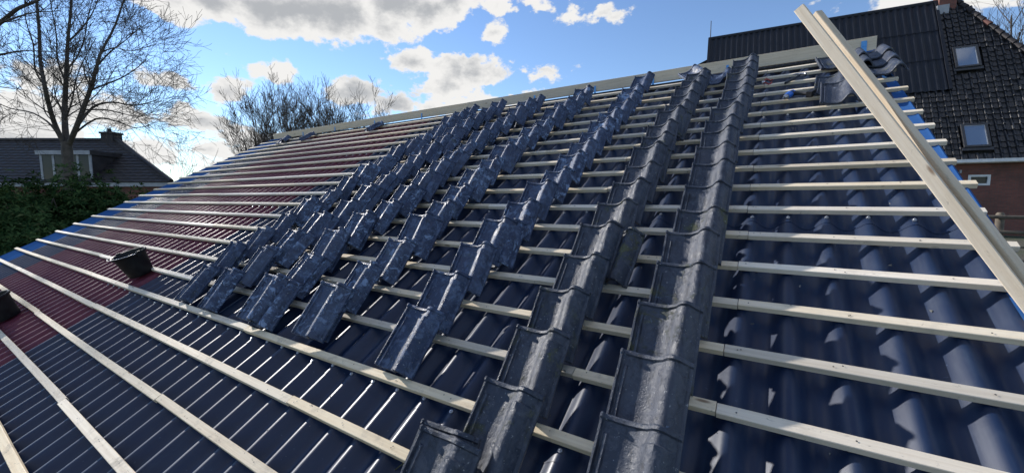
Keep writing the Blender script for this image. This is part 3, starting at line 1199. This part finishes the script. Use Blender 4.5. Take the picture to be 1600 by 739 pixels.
# hip and ridge cap tiles
hipv = bp(P_R, 0) - bp(P_HIP, Q_R)
nh = int(hipv.length / 0.36)
for i in range(nh):
    a = bp(P_HIP, Q_R) + hipv * (i / nh)
    c = bp(P_HIP, Q_R) + hipv * ((i + 1.12) / nh)
    if (a - CAM).dot(FWD) < 1 or i > 26:
        continue
    b = MB()
    b.tube([a + nrm * 0.03, a * 0.5 + c * 0.5 + nrm * 0.045, c + nrm * 0.06], [0.10, 0.115, 0.13], 8)
    b.build('hip_tile', M['house_tile'] if i != 5 else M['brick'], barn, 50, BARN)
b = MB()
b.tube([bp(P_L - 0.1, Q_R, 0.0), bp(P_HIP, Q_R, 0.0)], [0.14, 0.14], 8)
b.build('ridge_capping', M['barn_sheet'], barn, 50, BARN)
# chimney astride the ridge
pc0, _ = barn_pq(1463, 0)
pc1, _ = barn_pq(1491, 0)
cb_ = bp((pc0 + pc1) / 2, Q_R)
MH = Matrix((p_h, h_h, Vector((0, 0, 1)))).transposed().to_4x4()
MH.translation = cb_ - BARN
b = MB()
hw = abs(pc1 - pc0) / 2
b.box(-hw, hw, -0.3, 0.5, -0.6, 0.9, MH)
b.box(-hw - 0.05, hw + 0.05, -0.35, 0.55, 0.9, 1.05, MH)
b.build('chimney', M['brick'], barn)
b = MB()
b.box(-hw - 0.10, hw - 0.3, -0.42, -0.30, -0.75, -0.30, MH)
b.build('chimney_flashing', M['offwhite'], barn)
# pole at the left end
pp = bp(P_L, Q_R)
b = MB()
b.tube([pp + Vector((0, 0, -0.4)), pp + Vector((0, 0, 1.15))], [0.03, 0.022], 6)
b.build('pole', M['frame_dark'], barn, 50, BARN)
# lower lean-to piece seen beyond the left verge
b = MB()
a0 = ray(1083, 101, 26)
a1 = ray(1108, 88, 26)
b.add([a0 + h_h * 0.5, a1 + h_h * 0.5, a1 + h_h * 0.5 + Vector((0, 0, -4)), a0 + h_h * 0.5 + Vector((0, 0, -4)),
       a0 + h_h * 3.5, a1 + h_h * 3.5, a1 + h_h * 3.5 + Vector((0, 0, -4)), a0 + h_h * 3.5 + Vector((0, 0, -4))],
      [(0, 1, 2, 3), (7, 6, 5, 4), (0, 4, 5, 1), (1, 5, 6, 2), (3, 2, 6, 7), (0, 3, 7, 4)])
b.build('side_roof', M['house_tile'], barn, None, BARN)
# wall, gutter, window
eave_z = E0.z
MW = Matrix((p_h, h_h, Vector((0, 0, 1)))).transposed().to_4x4()
wbase = E0 + h_h * 0.32
MW.translation = Vector((wbase.x, wbase.y, 0)) - BARN
pa, _ = barn_pq(1507, 283)


def wall_p(px):
    d = pix_dir(px, 282)
    t = (wbase - CAM).dot(h_h) / d.dot(h_h)
    return (CAM + d * t - wbase).dot(p_h), (CAM + d * t).z


def wall_z(px, py):
    d = pix_dir(px, py)
    t = (wbase - CAM).dot(h_h) / d.dot(h_h)
    return (CAM + d * t).z


w0, _ = wall_p(1512)
w1, _ = wall_p(1547)
zt, zb = wall_z(1520, 273.5), wall_z(1520, 290)
b = MB()
b.box(P_L, w0, 0, 0.3, gz - 0.6, eave_z - 0.1, MW)
b.box(w1, P_R, 0, 0.3, gz - 0.6, eave_z - 0.1, MW)
b.box(w0 + 0.001, w1 - 0.001, 0, 0.3, gz - 0.6, zb, MW)
b.box(w0 + 0.001, w1 - 0.001, 0, 0.3, zt, eave_z - 0.1, MW)
b.build('wall', M['brick'], barn)
b = MB()
fw = 0.09
for bx in ((w0, w1, zt - fw, zt), (w0, w1, zb, zb + fw), (w0, w0 + fw, zb + fw, zt - fw), (w1 - fw, w1, zb + fw, zt - fw)):
    b.box(bx[0], bx[1], -0.03, 0.10, bx[2], bx[3], MW)
wo = b.build('window', M['white'], barn)
b = MB()
b.box(w0 + fw, w1 - fw, 0.04, 0.07, zb + fw, zt - fw, MW)
b.build('pane', M['glass'], wo)
b = MB()
b.box(P_L, P_R, -0.50, -0.36, eave_z - 0.16, eave_z - 0.02, MW)
b.box(P_L, P_R, -0.36, -0.02, eave_z - 0.19, eave_z - 0.15, MW)
b.build('gutter', M['white'], barn)
b = MB()
lp, lz = wall_p(1498)
b.box(lp - 0.03, lp + 0.03, -0.12, 0.0, wall_z(1498, 271), wall_z(1498, 266), MW)
b.build('wall_lamp', M['offwhite'], barn)

# ------------------------------------------------------------------ post and rail fence in front of it
fp = ray(1563, 336, 9.6)
FB = Vector((fp.x, fp.y, ground_h(fp.x, fp.y)))
fence = empty('rail_fence', FB, 'weathered wooden post and rail fence in front of the farmhouse wall', 'fence')
ftop = fp.z - FB.z
rail_dir = p_h.copy()
posts = [-2.3, 0.0, 2.2, 4.4]
for s in posts:
    b = MB()
    base = rail_dir * s
    gzz = ground_h(FB.x + base.x, FB.y + base.y) - FB.z
    b.tube([base + Vector((0, 0, gzz - 0.3)), base + Vector((0.01, 0, ftop * 0.5)), base + Vector((0, 0, ftop + 0.02)), base + Vector((0, 0, ftop + 0.06))], [0.085, 0.08, 0.075, 0.05], 9)
    b.build('post', M['fence_wood'], fence, 40)
for i, dz in enumerate((-0.045, -0.40, -0.74, -1.06)):
    for j in range(3):
        b = MB()
        off = -h_h * 0.085
        a = rail_dir * (posts[j] - 0.05) + off + Vector((0, 0, ftop + dz))
        c = rail_dir * (posts[j + 1] + 0.05) + off + Vector((0, 0, ftop + dz + rnd.uniform(-0.02, 0.02)))
        r_ = 0.045 if i < 2 else 0.022
        b.tube([a, (a + c) / 2 + Vector((0, 0, -0.012)), c], [r_, r_ * 0.9, r_], 7)
        b.build('rail', M['fence_wood'], fence, 50)

# ------------------------------------------------------------------ house at the left
fh = FWD.copy()
fh.z = 0
fh.normalize()
rh = Vector((fh.y, -fh.x, 0))


def hz(py, depth):
    return ray(800, py, depth).z


def hpos(px, depth, z):
    q = ray(px, 311, depth)
    return Vector((q.x, q.y, z))


DE, DR = 25.0, 28.6
ze, zr = hz(285, DE), hz(221, DR)
HC = hpos(80, 28, 0)
house = empty('brick_house', HC, 'brick house with dark hipped tile roof and white dormer behind the left tree', 'house')
e_l, e_r = hpos(-420, DE, ze), hpos(270, DE, ze)
r_l, r_r = hpos(-420, DR, zr), hpos(192, DR, zr)
b_l, b_r = hpos(-420, DR + 3.6, ze), hpos(255, DR + 3.6, ze)
ncourse = 15
b = MB()
for i in range(ncourse):
    t0, t1 = i / ncourse, (i + 1) / ncourse
    la, ra_ = e_l.lerp(r_l, t0), e_r.lerp(r_r, t0)
    lb, rb_ = e_l.lerp(r_l, t1 + 0.01), e_r.lerp(r_r, t1 + 0.01)
    up_ = Vector((0, 0, 0.07))
    ns = 90
    o = len(b.v)
    for s in range(ns + 1):
        wv = Vector((0, 0, 0.022 * cos(pi * s)))
        b.v += [tuple(la.lerp(ra_, s / ns)), tuple(la.lerp(ra_, s / ns) + up_ + wv), tuple(lb.lerp(rb_, s / ns) + wv * 0.5)]
    for s in range(ns):
        a = o + 3 * s
        b.f += [(a, a + 3, a + 4, a + 1), (a + 1, a + 4, a + 5, a + 2)]
b.add([e_r, b_r, r_r], [(0, 1, 2)])
b.add([r_l, r_r, b_r, b_l], [(0, 1, 2, 3)])
rfo = b.build('roof', M['house_tile'], house, None, HC)
b = MB()
b.tube([r_l + Vector((0, 0, 0.05)), r_r + Vector((0, 0, 0.05))], [0.13, 0.13], 7)
b.tube([r_r + Vector((0, 0, 0.05)), e_r + Vector((0, 0, 0.08))], [0.13, 0.13], 7)
b.build('ridge_tiles', M['house_tile'], rfo, 50, HC)
b = MB()
cpos = hpos(183, DR + 0.2, zr)
MC = Matrix((rh, fh, Vector((0, 0, 1)))).transposed().to_4x4()
MC.translation = cpos - HC
b.box(-0.42, 0.42, -0.35, 0.35, -0.9, 0.45, MC)
b.box(-0.48, 0.48, -0.41, 0.41, 0.45, 0.58, MC)
b.tube([MC @ Vector((-0.12, 0, 0.5)), MC @ Vector((-0.12, 0, 0.85))], [0.13, 0.11], 10)
b.build('chimney', M['house_tile'], rfo)
MHs = Matrix((rh, fh, Vector((0, 0, 1)))).transposed().to_4x4()
MHs.translation = Vector((e_r.x, e_r.y, 0)) - HC
Lh = (e_r - e_l).length
b = MB()
b.box(-Lh, 0.05, 0.05, 0.30, ze - 0.26, ze - 0.02, MHs)
b.build('fascia', M['offwhite'], house)
b = MB()
b.box(-Lh, -0.35, 0.35, 0.65, -0.2, ze - 0.24, MHs)
b.build('wall', M['brick'], house)
# dormer
dl, dr_ = hpos(70, 25.2, 0), hpos(146, 25.2, 0)
MD = Matrix((rh, fh, Vector((0, 0, 1)))).transposed().to_4x4()
MD.translation = Vector((dl.x, dl.y, 0)) - HC
dw = (dr_ - dl).length
zt_, zb_ = hz(237, 25.2), hz(286, 25.2)
dorm = MB()
dorm.box(0, 0.12, 0.06, 3.0, zb_, zt_ - 0.22, MD)
dorm.box(dw - 0.12, dw, 0.06, 3.0, zb_, zt_ - 0.22, MD)
dorm.box(-0.10, dw + 0.10, -0.10, 3.1, zt_ - 0.215, zt_ + 0.05, MD)
do = dorm.build('dormer', M['house_tile'], house)
fas = MB()
fas.box(-0.15, dw + 0.15, -0.15, -0.102, zt_ - 0.22, zt_ + 0.03, MD)
fas.build('fascia', M['offwhite'], do)
npan = 4
for i in range(npan + 1):
    b = MB()
    x = dw * i / npan
    b.box(x - 0.07, x + 0.07, 0.0, 0.058, zb_, zt_ - 0.222, MD)
    b.build('mullion', M['offwhite'], do)
for i in range(npan):
    b = MB()
    b.box(dw * i / npan + 0.071, dw * (i + 1) / npan - 0.071, 0.02, 0.05, zb_, zt_ - 0.223, MD)
    b.build('pane', M['glass'], do)


# ------------------------------------------------------------------ bare trees
def grow(segs, p, d, ln, rad, level, rr, up=0.12, wob=0.25, kids=(4, 4, 3), spread=0.75, shrink=0.55):
    """one limb as a polyline, then its side shoots"""
    n = max(3, int(4 + (2 if level == 0 else 0)))
    pts, rads = [p.copy()], [rad]
    dirs = []
    q = p.copy()
    dd = d.normalized()
    for i in range(n):
        dd = (dd + Vector((rr.uniform(-1, 1), rr.uniform(-1, 1), rr.uniform(-1, 1))) * wob * 0.5 + Vector((0, 0, up * 0.5))).normalized()
        q = q + dd * (ln / n)
        pts.append(q.copy())
        dirs.append(dd.copy())
        rads.append(rad * (1 - 0.75 * (i + 1) / n))
    segs.append((pts, rads, level))
    if level < len(kids):
        for c in range(kids[level]):
            t = rr.uniform(0.25, 1.0)
            i = min(n - 1, int(t * n))
            base = pts[i].lerp(pts[i + 1], t * n - i if t < 1 else 1)
            ax = Vector((rr.uniform(-1, 1), rr.uniform(-1, 1), rr.uniform(-1, 1)))
            ax = (ax - dirs[i] * ax.dot(dirs[i]))
            if ax.length < 1e-3:
                continue
            nd = (dirs[i] + ax.normalized() * spread * rr.uniform(0.6, 1.3)).normalized()
            r0 = max(rads[i] * 0.6, 0.003)
            grow(segs, base, nd, ln * (shrink if level == 0 else 0.52) * rr.uniform(0.7, 1.25), r0, level + 1, rr, up, wob, kids, spread, shrink)


def tree_from(name, base, segs, label, matb, matt, group=None, min_r=0.004, cut=0.02):
    root = empty(name, base, label, 'tree', group)
    tk, cr = MB(), MB()
    for pts, rads, lev in segs:
        big = max(rads) > cut
        rads = [max(x, min_r) for x in rads]
        if big:
            tk.tube(pts, rads, 8 if max(rads) > 0.06 else 5, caps=False)
        else:
            cr.tube(pts, rads, 3, caps=False)
    tk.build('trunk', matb, root, 60, base)
    if cr.v:
        cr.build('crown', matt, root, None, base)
    return root


def limb(pxs, depth, r0, r1, rr, dj=0.8):
    pts, k = [], len(pxs)
    dd = depth
    for i, (x, y) in enumerate(pxs):
        pts.append(ray(x, y, dd))
        dd += rr.uniform(-dj, dj)
    # smooth subdivision
    out = []
    for i in range(k - 1):
        p0, p1, p2, p3 = pts[max(i - 1, 0)], pts[i], pts[i + 1], pts[min(i + 2, k - 1)]
        for j in range(3):
            t = j / 3
            out.append(0.5 * ((2 * p1) + (p2 - p0) * t + (2 * p0 - 5 * p1 + 4 * p2 - p3) * t * t + (3 * p1 - p0 - 3 * p2 + p3) * t * t * t))
    out.append(pts[-1])
    n = len(out)
    rads = [r0 + (r1 - r0) * i / (n - 1) for i in range(n)]
    return out, rads


rr = random.Random(41)
TD = 17.0
segs = []
tb0 = ray(110, 300, TD)
tb0.z = 0
segs.append(([tb0, ray(110, 300, TD), ray(107, 262, TD), ray(105, 238, TD), ray(104, 222, TD)], [0.30, 0.21, 0.185, 0.18, 0.17], 0))
LIMBS = [
    ([(101, 226), (88, 200), (78, 170), (70, 135), (63, 95), (61, 45), (54, -30), (50, -90)], 0.13, 0.045),
    ([(104, 226), (101, 185), (102, 150), (104, 110), (106, 65), (111, 10), (114, -60)], 0.16, 0.04),
    ([(108, 226), (121, 195), (132, 165), (143, 135), (151, 105), (158, 82), (180, 40), (200, -20)], 0.14, 0.03),
    ([(140, 142), (165, 132), (190, 122), (215, 106), (230, 92)], 0.06, 0.012),
    ([(119, 200), (145, 168), (175, 160), (205, 165), (235, 160), (252, 152)], 0.08, 0.012),
    ([(113, 212), (150, 186), (182, 190), (210, 200), (232, 197)], 0.06, 0.012),
    ([(97, 222), (80, 196), (52, 177), (18, 170), (-6, 160)], 0.07, 0.015),
    ([(103, 130), (90, 95), (88, 55), (80, 10), (76, -30)], 0.05, 0.015),
    ([(106, 66), (125, 48), (145, 20), (160, -20)], 0.055, 0.015),
    ([(151, 105), (172, 82), (198, 62), (222, 40)], 0.05, 0.012),
    ([(104, 110), (120, 90), (132, 60), (138, 25), (150, -20)], 0.05, 0.014),
    ([(70, 135), (55, 110), (52, 70), (40, 30), (38, -20)], 0.05, 0.014),
    ([(101, 190), (112, 160), (118, 128), (128, 100), (150, 60)], 0.05, 0.013),
    ([(158, 82), (180, 75), (205, 80), (240, 70)], 0.04, 0.01),
    ([(85, 192), (70, 175), (66, 150), (60, 130)], 0.035, 0.012),
    ([(130, 172), (165, 172), (192, 178), (218, 182), (244, 174)], 0.05, 0.010),
]
for pxs, r0, r1 in LIMBS:
    pts, rads = limb(pxs, TD, r0 * 0.72, r1 * 0.8, rr)
    segs.append((pts, rads, 0))
    n = len(pts)
    for c in range(15):
        t = rr.uniform(0.2, 1.0)
        i = min(n - 2, int(t * (n - 1)))
        dd = (pts[i + 1] - pts[i]).normalized()
        ax = Vector((rr.uniform(-1, 1), rr.uniform(-1, 1), rr.uniform(-1, 1)))
        ax = (ax - dd * ax.dot(dd)).normalized()
        grow(segs, pts[i], (dd * 0.9 + ax * 0.8), rr.uniform(1.1, 2.3), max(0.010, rads[i] * 0.32), 1, rr, 0.06, 0.38, (0, 5, 4), 0.75, 0.55)
tree_from('bare_tree', tb0, segs, 'large bare tree with wide spreading crown in front of the left house', M['bark'], M['twig'], None, 0.0055, 0.022)

# a neighbour just outside the picture reaching in at the top left
segs = []
T2 = 13.0
t2b = ray(-160, 300, T2)
t2b.z = 0
segs.append(([t2b, ray(-160, 250, T2), ray(-150, 160, T2), ray(-140, 80, T2), ray(-120, 0, T2), ray(-110, -120, T2)], [0.30, 0.26, 0.22, 0.18, 0.14, 0.06], 0))
for pxs, r0, r1 in [([(-140, 110), (-60, 75), (0, 36), (28, 14), (58, 2), (80, -14)], 0.09, 0.025),
                    ([(0, 36), (25, 28), (55, 20), (95, 18)], 0.035, 0.01),
                    ([(-145, 130), (-60, 100), (0, 86), (40, 80), (95, 82)], 0.06, 0.008),
                    ([(-140, 90), (-60, 40), (-10, -10), (20, -60)], 0.07, 0.02),
                    ([(-150, 160), (-80, 130), (-20, 134), (15, 138), (45, 142)], 0.04, 0.006)]:
    pts, rads = limb(pxs, T2, r0, r1, rr, 0.4)
    segs.append((pts, rads, 0))
    n = len(pts)
    for c in range(11):
        t = rr.uniform(0.3, 1.0)
        i = min(n - 2, int(t * (n - 1)))
        dd = (pts[i + 1] - pts[i]).normalized()
        ax = Vector((rr.uniform(-1, 1), rr.uniform(-1, 1), rr.uniform(-1, 1)))
        ax = (ax - dd * ax.dot(dd)).normalized()
        grow(segs, pts[i], (dd + ax * 0.8), rr.uniform(0.5, 1.2), max(0.008, rads[i] * 0.3), 1, rr, 0.08, 0.4, (0, 4, 3), 0.8, 0.55)
tree_from('bare_tree', t2b, segs, 'bare tree at the left edge whose dark branches reach into the upper left corner', M['bark'], M['twig'], None, 0.004, 0.02)

# row of bare trees beyond the ridge
ROW = [(412, 148, 36), (424, 126, 38), (444, 142, 37), (464, 148, 40), (486, 146, 39), (506, 155, 41), (530, 155, 40), (550, 165, 42), (574, 168, 41), (592, 178, 43)]
for i, (px, ytop, dep) in enumerate(ROW):
    base = ray(px, 311, dep)
    base.z = 0
    top = hz(ytop, dep)
    segs = []
    for st in range(6):
        lean = Vector((rr.uniform(-0.22, 0.22) - (0.12 if i == 0 else 0), rr.uniform(-0.2, 0.2), 1)).normalized()
        b0 = base + Vector((rr.uniform(-0.4, 0.4), rr.uniform(-0.4, 0.4), 0))
        grow(segs, b0, lean, top * rr.uniform(0.70, 0.93), 0.085, 0, rr, 0.20, 0.24, (12, 6, 4), 0.65, 0.20)
    which = 'leftmost' if i == 0 else ('rightmost' if i == len(ROW) - 1 else ORD[i] + ' from left')
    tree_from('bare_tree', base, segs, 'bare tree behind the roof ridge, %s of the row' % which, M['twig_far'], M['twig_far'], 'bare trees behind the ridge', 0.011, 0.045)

# thin saplings in the gap between house and roof
for i, (px, ytop, dep) in enumerate(((272, 238, 27), (288, 244, 28), (305, 250, 30))):
    base = ray(px, 311, dep)
    base.z = 0
    segs = []
    for st in range(4):
        lean = Vector((rr.uniform(-0.3, 0.3), rr.uniform(-0.3, 0.3), 1)).normalized()
        grow(segs, base + Vector((rr.uniform(-.3, .3), rr.uniform(-.3, .3), 0)), lean, hz(ytop, dep) * rr.uniform(0.7, 1.0), 0.03, 0, rr, 0.10, 0.15, (6, 3), 0.5, 0.35)
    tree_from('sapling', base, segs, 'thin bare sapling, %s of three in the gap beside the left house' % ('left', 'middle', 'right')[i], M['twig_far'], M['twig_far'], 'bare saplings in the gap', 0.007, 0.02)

# tree beyond the farmhouse hip at the right edge
base = ray(1574, 311, 42)
base.z = 0.9
segs = []
for st in range(4):
    lean = Vector((rr.uniform(-0.12, 0.2), rr.uniform(-0.15, 0.15), 1)).normalized()
    grow(segs, base, lean, (hz(20, 42) - 0.9) * rr.uniform(0.85, 1.0), 0.22, 0, rr, 0.10, 0.12, (12, 5, 4), 0.55, 0.28)
tree_from('bare_tree', base, segs, 'bare tree rising behind the sloping hip of the farmhouse', M['twig'], M['twig'], None, 0.012, 0.05)


# ------------------------------------------------------------------ evergreen shrubs at the left
def shrub(cx_px, depth, z_top, rx, ry, label, seed, n_ros):
    r = random.Random(seed)
    c = ray(cx_px, 311, depth)
    base = Vector((c.x, c.y, 0))
    root = empty('evergreen_shrub', base, label, 'shrub', 'evergreen shrubs beside the roof')
    st, lf = MB(), MB()
    for i in range(9):
        a = 2 * pi * i / 9 + r.uniform(-0.3, 0.3)
        tip = Vector((cos(a) * rx * 0.7, sin(a) * ry * 0.7, z_top * r.uniform(0.6, 0.9)))
        st.tube([Vector((cos(a) * 0.15, sin(a) * 0.15, -0.05)), tip * 0.5 + Vector((0, 0, 0.2)), tip], [0.045, 0.03, 0.012], 5)
    st.build('stem', M['bark'], root, 60)
    off = Vector((r.uniform(0, 90), r.uniform(0, 90), 0))
    for i in range(n_ros):
        a = r.uniform(0, 2 * pi)
        zz = r.random() ** 0.7
        rad = math.sqrt(max(0, 1 - (zz * 0.98) ** 3.0))
        dirv = Vector((cos(a) * rad, sin(a) * rad, zz))
        lump = 1 + 0.35 * mnoise.noise(dirv * 2.2 + off) + 0.16 * mnoise.noise(dirv * 6 + off)
        depth_in = 1 - 0.30 * r.random() ** 2
        p = Vector((dirv.x * rx, dirv.y * ry, dirv.z * z_top)) * (lump * depth_in)
        if p.z < 0.05:
            continue
        axis = (Vector((dirv.x, dirv.y, dirv.z * 0.8 + 0.5)) + Vector((r.uniform(-.5, .5), r.uniform(-.5, .5), r.uniform(-.3, .5)))).normalized()
        t1 = axis.orthogonal().normalized()
        t2 = axis.cross(t1)
        nl = r.randint(6, 9)
        a0 = r.uniform(0, 6)
        for k in range(nl):
            an = a0 + 2 * pi * k / nl + r.uniform(-0.2, 0.2)
            out = (t1 * cos(an) + t2 * sin(an))
            L_ = r.uniform(0.13, 0.23)
            W_ = L_ * r.uniform(0.11, 0.16)
            elv = r.uniform(0.0, 0.9)
            d0 = (out * cos(elv) + axis * sin(elv)).normalized()
            sd_ = d0.cross(axis)
            if sd_.length < 1e-3:
                continue
            sd_.normalize()
            q0 = p
            q1 = p + d0 * L_ * 0.5
            q2 = p + d0 * L_ - Vector((0, 0, L_ * 0.22))
            lf.add([q0, q1 + sd_ * W_, q1 - sd_ * W_ + axis * 0.004, q2], [(0, 2, 1), (1, 2, 3)])
    lf.build('foliage', M['leaf'], root)
    return root


cz = CAM.z
shrub(-30, 11.0, 2.75, 2.3, 1.6, 'tall dark evergreen shrub cut by the left edge of the picture', 1, 2600)
shrub(45, 12.5, 2.95, 2.0, 1.5, 'dark long-leaved evergreen shrub under the left half of the big tree', 2, 2400)
shrub(112, 13.0, 3.05, 1.9, 1.4, 'bushy evergreen shrub directly below the big tree trunk', 3, 2200)
shrub(166, 13.5, 3.0, 1.5, 1.2, 'rounded evergreen shrub at the right end, beside the roof verge', 4, 1700)
shrub(40, 10.0, 1.75, 1.9, 1.2, 'low evergreen shrub closest to the light blue roof verge', 5, 1600)

# ------------------------------------------------------------------ crumbs of moss, mortar and tile chips lying about
rd = random.Random(77)
crumbs = MB()
for i in range(520):
    u, v = rd.uniform(-6.0, 0.9), rd.uniform(-0.4, 4.5)
    sz = rd.choice((0.003, 0.004, 0.005, 0.007, 0.010))
    c = roof(u, v, N_CREST + wave(u) + 0.003 * (v > 0.8) + 0.003 * (v > 2.7) + sz * 0.4)
    pts = [c + Vector((rd.uniform(-1, 1), rd.uniform(-1, 1), rd.uniform(-0.6, 0.6))).normalized() * sz * rd.uniform(0.6, 1.3) for _ in range(4)]
    crumbs.add(pts, [(0, 1, 2), (0, 3, 1), (1, 3, 2), (0, 2, 3)])
co = crumbs.build('crumbs', simple('pale_crumbs', (0.28, 0.27, 0.25), (0.10, 0.10, 0.08), 0.9, 40))
co['kind'] = 'stuff'
tag(co, 'crumbs of moss and mortar scattered over the dark sheets', 'debris')
for (uu, vv, ln_, lab) in ((0.205, 1.02, 0.26, 'thin green stalk lying on the dark sheets below the lowest right batten'),
                           (-1.42, 0.62, 0.16, 'short dry stalk caught beside the lowest tile of the second column')):
    b = MB()
    pts = []
    for i in range(9):
        t = i / 8
        u_ = uu + 0.03 * sin(t * 4.0) + 0.02 * t
        v_ = vv - ln_ * t
        pts.append(roof(u_, v_, N_CREST + wave(u_) + 0.007 + 0.012 * sin(t * 3.1)) - roof(uu, vv, 0))
    b.tube(pts, [0.0025] * 9, 5)
    o = b.build('plant_stalk', simple('dry_green_stalk', (0.14, 0.15, 0.06), (0.10, 0.09, 0.04), 0.8, 20), None, 50)
    o.location = roof(uu, vv, 0)
    tag(o, lab, 'stalk')
